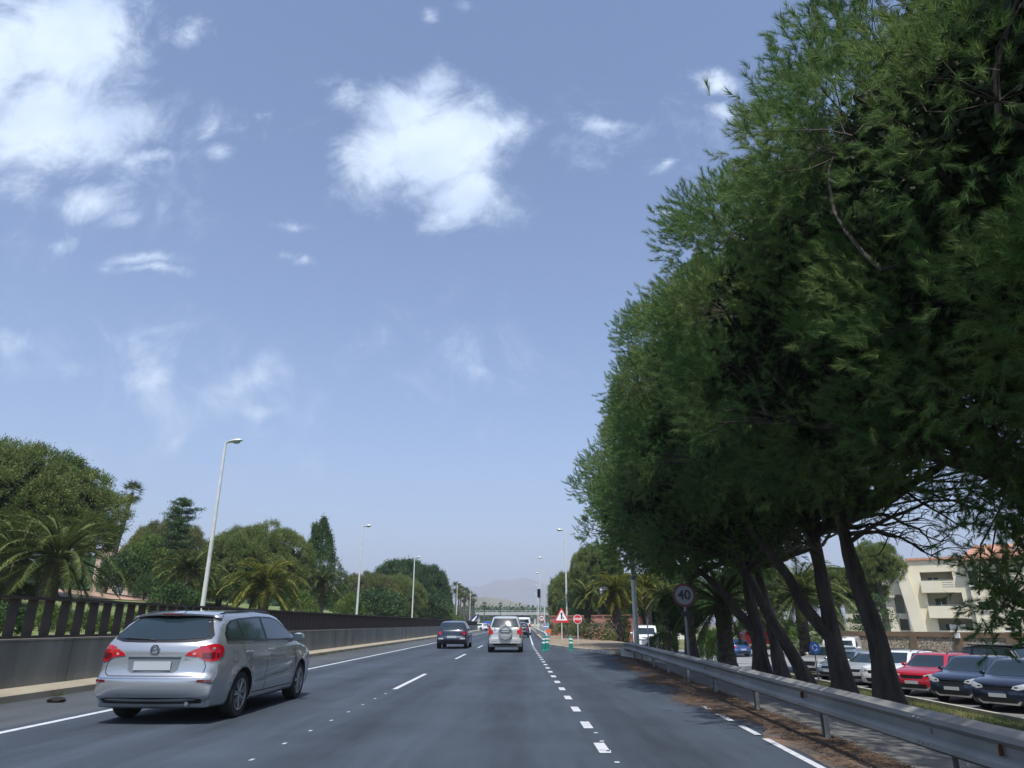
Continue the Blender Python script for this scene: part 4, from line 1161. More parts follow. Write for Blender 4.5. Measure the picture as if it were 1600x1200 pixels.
# bare lower limbs of the thick leaning pine and the forked one, seen against the sky
for lab, root, ends, t_ in [('thick single pine trunk', (8.75, 18.97), [(1500, 695), (1530, 728), (1545, 760), (1520, 792), (1500, 822), (1470, 846), (1440, 700), (1400, 690), (1455, 868), (1560, 800)], 17.5),
                            ('pine with a trunk forking', (9.4, 22.7), [(1420, 740), (1450, 770), (1440, 810), (1410, 840), (1380, 720), (1240, 800), (1220, 840)], 21.5)]:
    tr_ = [o for o in COL.objects if str(o.get('label', '')).startswith(lab)][0]; R_c = np.random.default_rng(5); mbc = MB()
    for k, (u, v) in enumerate(ends):
        b0 = np.array([root[0], root[1], 3.2 + .22 * (len(ends) - k) * .9]); e = np.array(at(u, v, t_ + R_c.uniform(-2, 2)))
        pp = limb_tube(mbc, b0, e, .07, .018, R_c, 6, 8, .25, .10)
        for j_ in range(2, 9):
            for _ in range(2):
                b1 = pp[min(j_, 8)]; dd = nrm((e - b0)[None] / np.linalg.norm(e - b0) + R_c.normal(size=(1, 3)) * .5)[0]
                q = limb_tube(mbc, b1, b1 + dd * R_c.uniform(.5, 1.3), .018, .006, R_c, 4, 4, .4, .06)
                for x in q[1:4:2]: limb_tube(mbc, x, x + nrm(R_c.normal(size=(1, 3)) + dd * .8)[0] * R_c.uniform(.2, .5), .008, .004, R_c, 3, 2, .3)
    o = mbc.build('bare_branches', M_bark, tr_); o.location = -Vector(tr_.location)
# boughs of the near pine that hang low before the building
R_b = np.random.default_rng(21); mbb = MB(); CB = []
pine0 = [o for o in COL.objects if str(o.get('label', '')).startswith('near pine standing')][0]
root = np.array([12.6, 11.8, 5.2])
for (u, v, t) in [(1545, 890, 10.0), (1530, 930, 10.0), (1580, 870, 9.8), (1552, 965, 9.8), (1600, 900, 10.4), (1608, 960, 10.2), (1595, 835, 10.6), (1500, 800, 10.6), (1555, 800, 10.4), (1640, 880, 10.0), (1660, 940, 10), (1575, 780, 11), (1520, 770, 11), (1610, 780, 10.5), (1655, 820, 10), (1575, 925, 10.1)]:
    e = np.array(at(u, v, t)); m1 = root + (e - root) * .5 + np.array([0, 0, .9]); p1 = limb_tube(mbb, root, m1, .05, .03, R_b, 5, 4, .2); p2 = limb_tube(mbb, m1, e, .03, .010, R_b, 5, 5, .2, .06)
    for q in p2[2:] + [e, e + np.array([0, 0, -.15])]: CB += [np.array(q) + R_b.normal(size=3) * .15 for _ in range(3)]
CB = np.array(CB); P = np.repeat(CB, 3, 0) + R_b.normal(size=(len(CB) * 3, 3)) * .13; A = nrm(R_b.normal(size=P.shape) * .8 + np.array([-.3, 0, -.35]))
me = np_mesh('hanging_needles', tufts(P - np.array(pine0.location), A, R_b, 70, .24, .12, .009), 3); me.materials.append(M_pine); link('hanging_needles', me, pine0)
o = mbb.build('hanging_boughs', M_bark, pine0); o.location = -Vector(pine0.location)
me = np_mesh('distant_woods', leaves(P9, nrm(R9.normal(size=P9.shape)), R9.uniform(1.5, 3.5, len(P9)), R9.uniform(1.0, 2.0, len(P9)), R9), 4); me.materials.append(M_darkleaf)
tag(link('distant_woods', me), 'dark green belt of distant trees behind the overpass', None, None, 'stuff')

# --- dome shaped trees -------------------------------------------------
def dome_mesh(seed, rx, ry, rz, ncl, per, L, w, m, name='crown', low=-.3, lump=.5, up=.35, nlobe=90, rl=1.0):
    R = np.random.default_rng(seed)
    c, e, _i, _C = lobed(R, rx, ry, rz, nlobe, rl * rx / 5, ncl, low, inner=.15)
    P = np.repeat(c, per, 0) + R.normal(size=(len(c) * per, 3)) * lump * .35
    A = nrm(np.repeat(e, per, 0) * .7 + np.array([0, 0, up]) + R.normal(size=P.shape) * .5)
    V = leaves(P, A, R.uniform(.6, 1.3, len(P)) * L, np.full(len(P), w), R)
    me = np_mesh(name, V, 4); me.materials.append(m)
    return me
D1 = dome_mesh(31, 5, 5, 3.2, 1500, 100, .17, .036, M_dome, lump=.42, low=-.45)
D2 = dome_mesh(32, 5, 5, 3.4, 1200, 90, .20, .045, M_dome_y, lump=.45, low=-.45)
D3 = dome_mesh(33, 5, 5, 4.0, 900, 70, .30, .10, M_darkleaf, lump=.7, low=-.6)
D4 = dome_mesh(34, 5, 5, 3.6, 1100, 80, .22, .055, M_dome, low=-.6, lump=.55)
def core_mesh(seed):
    R = np.random.default_rng(seed); n = 7000; d = nrm(R.normal(size=(n, 3))); d[:, 2] = np.maximum(d[:, 2], -.5)
    P = d * (R.random(n) ** .4 * .42 + .36)[:, None] * 5
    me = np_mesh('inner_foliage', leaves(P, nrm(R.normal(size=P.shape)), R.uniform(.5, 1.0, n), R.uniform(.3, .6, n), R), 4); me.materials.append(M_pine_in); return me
CORE = core_mesh(55)
def plain_limbs(seed, rx, rz, name='branches'):
    R = np.random.default_rng(seed); mb = MB()
    for k in range(8):
        a = 2 * math.pi * k / 8 + R.random() * .5; el = R.uniform(.1, .9)
        limb_tube(mb, (0, 0, -rz * .55), (math.cos(a) * rx * .7, math.sin(a) * rx * .7, rz * (el - .35)), .14, .04, R, 6, 5, .3, .08)
    me = bpy.data.meshes.new(name); me.from_pydata(mb.v, [], mb.f); me.materials.append(M_bark); me.update(); return me
LB = plain_limbs(3, 5, 3.3)
def dome(label, u, vtop, t, ru, rv, mesh, rz=0, group='rounded trees beyond the fence', name='umbrella_pine', vb=None, base=None):
    """crown centred under photo column u with its top at vtop; ru, rv half width and height in photo pixels"""
    k = t / FPX; top = at(u, vtop, t); R_ = ru * k; H = rv * k
    mb_r = 5.0; rz0 = {D1: 3.2, D2: 3.4, D3: 4.0, D4: 3.6}[mesh]
    gx, gy = top.x, top.y; g = th(gx, gy) if base is None else base
    tr = thing(name, label, 'tree', (gx, gy, g), 0, group)
    cz = top.z - H - g
    o = link('crown', mesh, tr, (0, 0, cz)); o.rotation_euler = (0, 0, rz); o.scale = (R_ / 5, R_ / 5, H / rz0)
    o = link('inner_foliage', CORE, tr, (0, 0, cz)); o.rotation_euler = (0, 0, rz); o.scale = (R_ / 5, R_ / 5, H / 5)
    o = link('branches', LB, tr, (0, 0, cz)); o.rotation_euler = (0, 0, rz); o.scale = (R_ / 5, R_ / 5, H / 3.3)
    mb = MB(); mb.tube([(0, 0, -.3), (.1, 0, cz * .4), (0, 0, cz - H * .5)], [.34, .27, .22], 10); mb.build('trunk', M_bark, tr, smooth=True)
    return tr
# left side, near to far
dome('broad umbrella pine towering over the two trunked palms', 38, 712, 44, 148, 92, D1, .5)
dome('yellowish dome tree behind the dark layered conifer', 270, 822, 80, 62, 62, D2, 1.5)
dome('large rounded tree behind the palms, between the first lamp and the pointed tree', 408, 826, 64, 82, 66, D1, 2.2)
dome('low yellow green tree in front of the large rounded one', 350, 870, 66, 56, 40, D2, .2)
dome('rounded olive green tree beyond the second lamp', 576, 900, 92, 50, 40, D2, .9)
dome('rounded tree between the second and third lamps', 625, 903, 96, 42, 38, D1, 3.9)
dome('tall dark tree rising behind the rounded trees with a small topknot', 630, 880, 122, 52, 46, D3, .1, name='broadleaf_tree')
dome('dark tree beside the third lamp, far end of the tree group', 668, 888, 118, 36, 44, D3, 2.0, name='broadleaf_tree')
dome('small dark tree behind the fourth lamp', 690, 925, 130, 18, 26, D3, 1.1, name='broadleaf_tree')
# shrubs under the trees
SH = dome_mesh(41, 1, 1, .8, 260, 26, .13, .035, M_shrub, 'leaves', low=-.5, lump=.22)
SO = dome_mesh(42, 1, 1, .85, 240, 24, .16, .032, M_olean, 'leaves', low=-.5, lump=.22)
SD = dome_mesh(43, 1, 1, .9, 260, 26, .15, .045, M_darkleaf, 'leaves', low=-.5, lump=.24)
def shrub(label, x, y, r, h, mesh, name='shrub', group='shrubs in the gardens'):
    g = th(x, y)
    t = thing(name, label, 'shrub', (x, y, g), 0, group)
    o = link('foliage', mesh, t, (0, 0, h * .48)); o.scale = (r, r, h * .62); o.rotation_euler = (0, 0, x * 7 + y)
    mb = MB()
    for k in range(4): mb.tube([(0, 0, -.1), (math.cos(k * 1.6) * r * .3, math.sin(k * 1.6) * r * .3, h * .5)], [.035, .02], 5)
    mb.build('stem', M_bark, t)
    return t
rs = random.Random(8)
def shrub_px(label, u, v, t, ru, hv, mesh, name='shrub', group='shrubs in the gardens'):
    p = at(u, v, t); k = t / FPX; g = th(p.x, p.y)
    return shrub(label, p.x, p.y, ru * k, max(.5, p.z - g + hv * k * .0 + hv * k), mesh, name, group)
# hedge plants seen through and over the fence
for i in range(34):
    y = 10 + i * 1.55 + rs.uniform(-.3, .3); x = -11.6 + rs.uniform(-.35, .35)
    shrub('low bright green hedge shrub in the planted row directly behind the fence', x, y, rs.uniform(.5, .75), rs.uniform(.4, .7), SH if i % 4 else SD, 'hedge_shrub', 'hedge shrubs behind the fence')
for (u, v, t, r, h, m, lab) in [(272, 940, 40, 34, 22, SD, 'dark green shrub between the first palms and the street lamp'), 
                                (228, 915, 55, 16, 14, SD, 'shrub below the villa roof'), (192, 905, 58, 34, 34, SD, 'dark shrub in front of the pale pink villa'), (235, 875, 60, 40, 30, SH, 'tall pale green shrub below the dome tree'),
                                (470, 945, 50, 26, 16, SH, 'light green shrub between the palms near the pointed tree'), (545, 945, 62, 22, 12, SH, 'light green shrub beside the second lamp'),
                                (20, 930, 32, 30, 20, SH, 'light shrub left of the palm trunks'), (345, 925, 70, 26, 20, SD, 'dark shrub behind the street lamp foot'), (590, 940, 80, 40, 14, SD, 'dark shrub below the olive tree'),
                                (650, 945, 98, 44, 14, SD, 'dark shrub row below the far rounded trees'), (700, 966, 120, 20, 6, SH, 'light shrub near the end of the fence'), (712, 965, 190, 12, 8, SH, 'green shrub under the fan palms'),
                                (775, 972, 250, 24, 3, SH, 'shrub under the overpass'), (800, 972, 270, 14, 3, SD, 'dark shrub under the overpass')]:
    shrub_px(lab, u, v, t, r, h, m)
# oleander and greenery on the right
for (u, v, t, r, h, m, lab) in [(893, 985, 62, 26, 14, SO, 'oleander behind the stop sign'), (915, 985, 58, 24, 14, SO, 'pale green oleander right of the stop sign'), (938, 988, 55, 20, 12, SO, 'oleander with pink blossom beside the palm trunk'),
                                (950, 994, 53, 12, 8, SH, 'small green shrub at the foot of the palm'), (868, 985, 74, 12, 16, SO, 'grey green shrub behind the warning sign'), (1035, 998, 44, 22, 8, SH, 'round clipped shrub behind the guard rail'),
                                (1120, 997, 46, 17, 9, SH, 'small green shrub beside the thick palm trunk'), (1103, 993, 50, 12, 8, SD, 'dark shrub between the pine and the palm'), (1285, 1020, 52, 40, 20, SO, 'rough grassy bush by the roundabout sign'),
                                (1270, 1000, 75, 60, 20, SH, 'bush on the bank across the side road'), (980, 985, 66, 30, 25, SD, 'dark shrub behind the utility pole'), (1200, 985, 90, 50, 16, SD, 'dark hedge across the side road')]:
    shrub_px(lab, u, v, t, r, h, m, 'oleander' if 'oleander' in lab else 'shrub')
mbf = None
for (u, v, t) in [(932, 982, 52.5), (945, 990, 51)]:
    p = at(u, v, t); V = leaves(np.array([p.x, p.y, p.z]) + np.random.default_rng(3).normal(size=(150, 3)) * [.7, .5, .45], nrm(np.random.default_rng(4).normal(size=(150, 3))), np.full(150, .09), np.full(150, .07), np.random.default_rng(5))
    me = np_mesh('blossom', V, 4); me.materials.append(M_flower)
    par = [o for o in COL.objects if o.type == 'EMPTY' and o.name.startswith('oleander')][-1 if u < 940 else 0]
    o = link('blossom', me, par); o.location = -Vector(par.location)
# right side trees behind the canopy
dome('round topped pine rising above the yellow green palms', 931, 853, 78, 40, 40, D1, .7, 'pines beyond the gravel island')
dome('bushy green tree behind the warning sign', 893, 896, 92, 38, 46, D4, .7, 'pines beyond the gravel island')
dome('dense tree behind the stop sign and palms', 905, 925, 84, 34, 36, D3, 2.7, 'pines beyond the gravel island', name='broadleaf_tree')
dome('dark tree behind the utility pole', 985, 905, 80, 46, 56, D3, .4, 'pines beyond the gravel island', name='broadleaf_tree')
dome('dark leafy tree behind the round 40 sign', 1045, 890, 66, 58, 50, D3, 3.0, 'pines beyond the gravel island', name='broadleaf_tree')
dome('leafy tree between the palm trunk and pine trunks', 1165, 880, 78, 60, 44, D3, 1.9, 'pines beyond the gravel island', name='broadleaf_tree')
dome('grey green tree in front of the terraced building', 1300, 890, 64, 70, 34, D4, 1.1, 'trees by the apartment blocks')
dome('garden tree beside the arcade of the apartment block', 1362, 850, 60, 38, 36, D4, 2.1, 'trees by the apartment blocks')

# --- pointed and layered conifers ----------------------------------------
def cone_tree(label, u, vtop, t, ru, hv, name, tip2=False, m=None):
    k = t / FPX; top = at(u, vtop, t); g = th(top.x, top.y); H = top.z - g
    tr = thing(name, label, 'tree', (top.x, top.y, g), 0)
    R = np.random.default_rng(int(u)); n = 620
    s = R.random(n) ** .85; a = R.random(n) * 2 * math.pi
    r = ru * k * (np.clip(s * 1.5, 0, 1) ** .95) * (1 + .22 * np.sin(a * 3 + s * 9)) * (.5 + .5 * R.random(n) ** .4)
    c = np.stack([r * np.cos(a), r * np.sin(a), H * (1 - s * .86)], 1)
    if tip2: c2 = c[: 90].copy(); c2[:, 0] = R.normal(size=90) * .10 - ru * k * .32; c2[:, 2] = H * (.93 - .22 * R.random(90)); c2[:, 1] *= .2; c = np.concatenate([c, c2])
    P = np.repeat(c, 44, 0) + R.normal(size=(len(c) * 44, 3)) * [.11, .11, .22]
    A = nrm(R.normal(size=P.shape) * .6 + np.array([0, 0, 1.0]))
    me = np_mesh('crown', leaves(P, A, np.full(len(P), .24), np.full(len(P), .06), R), 4); me.materials.append(m or M_darkleaf)
    link('crown', me, tr)
    MB().tube([(0, 0, -.3), (0, 0, H * .9)], [.2, .05], 8).build('trunk', M_bark, tr)
    return tr
cone_tree('tall pointed dark cypress like tree with two thin tips', 506, 812, 68, 38, 120, 'cypress_tree', True)
def layered(label, u, vtop, t, ru, tiers, name='norfolk_pine', dens=30, vbot=None):
    k = t / FPX; top = at(u, vtop, t); g = th(top.x, top.y); H = top.z - g
    tr = thing(name, label, 'tree', (top.x, top.y, g), 0)
    R = np.random.default_rng(int(u) + 2); mb = MB(); C = []
    mb.tube([(0, 0, -.3), (.05, 0, H * .5), (0, 0, H)], [.2, .12, .03], 8)
    for (z, L, cnt) in tiers:
        for i in range(cnt):
            a = 2 * math.pi * (i + R.random() * .6) / cnt; l = L * ru * k * R.uniform(.6, 1.15); zz = H - z * k
            e = (math.cos(a) * l, math.sin(a) * l, zz + l * R.uniform(.02, .28))
            p = limb_tube(mb, (0, 0, zz), e, .05, .02, R, 4, 4, .2)
            for q in p[1:]: C += [np.array(q)] * 2
    C = np.array(C); P = np.repeat(C, dens, 0) + R.normal(size=(len(C) * dens, 3)) * [.22, .22, .08]
    A = nrm(R.normal(size=P.shape) * .7 + np.array([0, 0, .9]))
    me = np_mesh('crown', leaves(P, A, np.full(len(P), .22), np.full(len(P), .05), R), 4); me.materials.append(M_darkleaf)
    link('crown', me, tr); mb.build('trunk', M_bark, tr)
    return tr
layered('dark layered conifer with ragged horizontal boughs above the dome trees', 287, 781, 62, 34, [(2, .12, 2), (9, .45, 4), (18, .95, 3), (21, .45, 3), (29, .85, 3), (34, .4, 4), (42, .45, 5), (50, .55, 6), (60, .6, 7), (72, .7, 7), (86, .8, 8), (100, .9, 8)])
layered('small tiered conifer standing beside the round 40 sign', 1068, 955, 40, 36, [(2, .4, 6), (9, .8, 8), (16, 1.0, 9), (24, .9, 8), (32, .6, 6)], 'young_conifer', 20)
layered('tiered conifer in front of the terraced building, behind the forked trunk', 1355, 932, 52, 32, [(2, .4, 5), (12, .8, 7), (25, .9, 7), (38, 1.0, 8), (50, .9, 7)], 'young_conifer', 22)

# --- palms -----------------------------------------------------------------
def date_palm_fronds(seed, n=58, L=3.6, nst=34, e0=1.35, e1=-.75, lw=.05, ll=.5, rank=None):
    R = np.random.default_rng(seed); V = []; mb = MB()
    for i in range(n):
        s = (i + .5) / n; az = i * 2.39996 + R.uniform(-.2, .2); el = e0 + (e1 - e0) * s ** 1.05 + R.uniform(-.12, .12)
        ln = L * R.uniform(.85, 1.05) * (.8 + .2 * math.sin(math.pi * s)); h = np.array([math.cos(az), math.sin(az), 0]); p = np.array([0, 0, .15 * (1 - s)]) + h * .12
        pts = [p.copy()]; ds = []
        e = el
        for j in range(nst):
            q = j / nst; e = el - (1.15 + .35 * (el > 0)) * q ** 1.5 * (1.0 if el > -.2 else .5)
            dv = h * math.cos(e) + np.array([0, 0, math.sin(e)]); ds.append(dv); p = p + dv * ln / nst; pts.append(p.copy())
        mb.tube([Vector(x) for x in pts[::4]], [.035 * (1 - k / (nst / 4 + 2)) + .006 for k in range(len(pts[::4]))], 3, caps=False)
        tw = R.uniform(-.3, .3)
        side = np.cross(h, [0, 0, 1.0])
        for sg in (-1, 1):
            for j in range(3, nst):
                for sub_ in (0, .5):
                    q = (j + sub_) / nst; b = pts[j] + (pts[j + 1] - pts[j]) * sub_ if j + 1 < len(pts) else pts[j]
                    l = ll * math.sin(math.pi * min(.97, .10 + q * .86)) ** .6
                    upv = np.cross(ds[j], side) * -1
                    d = side * sg * .75 + ds[j] * .62 + np.array([0, 0, .22 + tw * sg * .4]) - np.array([0, 0, .0]) + R.normal(size=3) * .10
                    d /= np.linalg.norm(d)
                    wv = nrm(np.cross(d, [0.1, 0, 1.0])) * lw / 2
                    tip = b + d * l + np.array([0, 0, -.16 * l])
                    V += [b - wv, b + wv, tip]
    return np.array(V), mb
def palm_meshes(seed, m, **kw):
    V, mb = date_palm_fronds(seed, **kw); me = np_mesh('fronds', V, 3); me.materials.append(m)
    r = bpy.data.meshes.new('frond_stalks'); r.from_pydata(mb.v, [], mb.f); r.materials.append(m); r.update()
    return me, r
PL1 = palm_meshes(1, M_palm); PL2 = palm_meshes(2, M_palmy, n=56, lw=.075, ll=.58); PL3 = palm_meshes(3, M_palm, n=52, e1=-.5, lw=.075, ll=.58)
PDEAD = palm_meshes(4, M_dead, n=16, L=2.2, e0=-.6, e1=-1.25, nst=20)
def date_palm(label, u, v, t, ru, meshes, rz=0, dead=False, lean=(0, 0), r0=.34, group='date palms', base=None, thick=None):
    """crown centre at photo point (u, v)"""
    c = at(u, v, t); g = th(c.x, c.y) if base is None else base; k = ru * t / FPX / 3.3
    tr = thing('date_palm', label, 'palm tree', (c.x + lean[0], c.y, g), 0, group)
    H = max(.4, c.z - g); mb = MB()
    pts = []; rad = []
    n = max(4, int(H / .22))
    for i in range(n + 1):
        s = i / n; pts.append((-lean[0] * s, 0, H * s - (.3 if i == 0 else 0))); rad.append(r0 * (1.25 - .3 * min(1, s * 3)) * (1.06 if i % 2 else .94) * (1 if s < .8 else 1 + (s - .8) * 1.2))
    mb.tube(pts, rad, 14); mb.build('trunk', M_palmbark, tr, smooth=False)
    for nm, me in zip(('fronds', 'frond_stalks'), meshes):
        o = link(nm, me, tr, (-lean[0], 0, H)); o.scale = (k, k, k); o.rotation_euler = (0, 0, rz)
    if dead:
        for nm, me in zip(('dead_fronds', 'dead_stalks'), PDEAD):
            o = link(nm, me, tr, (-lean[0], 0, H - .1)); o.scale = (k, k, k); o.rotation_euler = (0, 0, rz)
    return tr
date_palm('large grey green date palm with the more leaning dark trunk, behind the fence', 92, 872, 30, 118, PL1, .3, lean=(-.3, 0), r0=.38)
date_palm('large date palm beside its twin at the frame edge, behind the fence', 30, 870, 32, 115, PL1, 2.0, r0=.36)
date_palm('bushy date palm behind the street lamp', 298, 893, 46, 58, PL3, 1.2)
date_palm('yellow green date palm in front of the large rounded tree', 415, 916, 46, 68, PL2, .8)
date_palm('date palm with stiff upright fronds beside the pointed tree', 502, 915, 56, 44, PL3, 2.8)
date_palm('pale date palm against the villa side trees', 232, 862, 70, 40, PL2, 1.8)
date_palm('bright yellow green date palm left of the utility pole', 962, 925, 58, 50, PL2, .5, dead=True, r0=.42, base=.05)
date_palm('blue green date palm beside the stop sign', 917, 934, 64, 44, PL3, .1, base=.0)
date_palm('browning date palm behind the utility pole', 1010, 922, 60, 44, PL2, 2.3, dead=True, base=-.2)
date_palm('pale palm behind the small conifer', 1038, 935, 52, 40, PL3, 1.3)
date_palm('stout date palm with arching fronds between the pine trunks', 1128, 945, 33, 92, PL1, .9, r0=.40)
date_palm('drooping date palm over the roundabout sign', 1248, 930, 44, 92, PL1, 1.9, r0=.36)
date_palm('far date palm across the side road', 1185, 955, 62, 50, PL3, .4)

def fan_palm_meshes(seed, n=42, L=1.0, nb=15):
    R = np.random.default_rng(seed); V = []
    for i in range(n):
        s = (i + .5) / n; az = i * 2.39996; el = 1.3 - 2.3 * s + R.uniform(-.15, .15); h = np.array([math.cos(az), math.sin(az), 0])
        d = h * math.cos(el) + np.array([0, 0, math.sin(el)]); c = d * L * R.uniform(.7, 1.0); side = np.cross(h, [0, 0, 1.0]); up = np.cross(side, d)
        V += [np.array([0, 0, 0]) - side * .02, side * .02, c]
        for b in range(nb):
            a = (b / (nb - 1) - .5) * 3.6; dd = d * math.cos(a) + side * math.sin(a) + up * R.uniform(-.12, .12) - np.array([0, 0, .25]); dd /= np.linalg.norm(dd)
            w = nrm(np.cross(dd, up + R.normal(size=3) * .1)) * .035; V += [c - w, c + w, c + dd * .8 * R.uniform(.8, 1.1)]
    me = np_mesh('fronds', np.array(V), 3); me.materials.append(M_fan); return me
FP = fan_palm_meshes(9)
V_, _m = date_palm_fronds(12, n=20, L=1.3, nst=10, e0=-.9, e1=-1.4, lw=.08, ll=.35); FPD = np_mesh('dead_skirt', V_, 3); FPD.materials.append(M_dead)
def fan_palm(label, u, v, t, ru, group='tall fan palms past the fence', skirt=True, vbase=None, lean=0):
    c = at(u, v, t); g = th(c.x, c.y); k = ru * t / FPX / 1.6
    tr = thing('fan_palm', label, 'palm tree', (c.x + lean, c.y, g), 0, group); H = c.z - g
    MB().tube([(0, 0, -.3), (-lean * .5, 0, H * .5), (-lean, 0, H)], [.28, .19, .16], 10).build('trunk', M_palmbark, tr, smooth=True)
    o = link('fronds', FP, tr, (-lean, 0, H)); o.scale = (k,) * 3; o.rotation_euler = (0, 0, u)
    if skirt: o = link('dead_skirt', FPD, tr, (-lean, 0, H)); o.scale = (k,) * 3
    return tr
fan_palm('tall slim fan palm emerging behind the broad umbrella pine', 207, 770, 62, 24, 'fan palms', lean=-1.0, skirt=False)
for i, (u, v, t, r) in enumerate([(713, 918, 178, 12), (720, 923, 186, 11.5), (727, 926, 195, 11), (733, 930, 204, 10), (740, 935, 214, 9.5), (717, 929, 190, 10), (725, 935, 205, 9), (737, 941, 222, 8)]):
    fan_palm('tall fan palm in the distant cluster past the fence end, %s' % ['first and tallest', 'second', 'third', 'fourth', 'last and lowest', 'short one behind the tallest', 'short one at the middle', 'short one near the last'][i], u, v, t, r)
for (u, v, t, r) in [(757, 945, 240, 6), (782, 945, 300, 5)]:
    fan_palm('small distant fan palm standing %s' % ('before the overpass end' if u < 770 else 'behind the overpass middle'), u, v, t, r, 'fan palms by the overpass')
# thin curved tree behind the guard rail
p = at(1045, 1018, 40); g = th(p.x, p.y)
tr = thing('sapling', 'thin dark curved sapling trunk behind the guard rail', 'tree', (p.x, p.y, g))
MB().tube([(0, 0, -.2), (.05, 0, .9), (.22, 0, 1.7), (.5, 0, 2.6)], [.09, .075, .06, .04], 8).build('trunk', M_bark, tr, smooth=True)
o = link('crown', SD, tr, (.6, 0, 2.9)); o.scale = (.9, .9, .7)
# grass blades on the sunny verge
def grass_patch(name, x0, x1, y0, y1, n, L, m, label, ex=None):
    R = np.random.default_rng(77); x = R.uniform(x0, x1, n); y = R.uniform(y0, y1, n); z = np.array([th(a, b) for a, b in zip(x, y)])
    keep = np.ones(n, bool) if ex is None else np.array([ex(a, b) for a, b in zip(x, y)])
    P = np.stack([x, y, z], 1)[keep]; A = nrm(R.normal(size=P.shape) * .35 + np.array([0, 0, 1.0]))
    me = np_mesh(name, tris(P, A, R.uniform(.5, 1.3, len(P)) * L, np.full(len(P), .014), R), 3); me.materials.append(m)
    o = link(name, me); tag(o, label, None, None, 'stuff')
M_blade = mat('grass_blades', (.075, .12, .03), .8, var=.5, vscale=.5, col2=(.20, .19, .07), trans=.2, islandvar=.4)
grass_patch('verge_grass', 5.0, 14.8, 6, 46, 90000, .15, M_blade, 'short grass growing under the pines beyond the footpath', lambda a, b: a > GX(b) + 2.2)
# ------------------------------------------------------------------ vehicles
def chaikin(p, it=2, closed=False, r=.25):
    for _ in range(it):
        q = [] if closed else [p[0]]
        n = len(p)
        for i in range(n if closed else n - 1):
            a, b = p[i], p[(i + 1) % n]
            if closed or i > 0: q.append((a[0] * (1 - r) + b[0] * r, a[1] * (1 - r) + b[1] * r))
            if closed or i < n - 2: q.append((a[0] * r + b[0] * (1 - r), a[1] * r + b[1] * (1 - r)))
        if not closed: q.append(p[-1])
        p = q
    return p
def interp(tab, x):
    if x <= tab[0][0]: return tab[0][1]
    for (a, b), (c, d) in zip(tab[:-1], tab[1:]):
        if x <= c: return b + (d - b) * (x - a) / (c - a)
    return tab[-1][1]

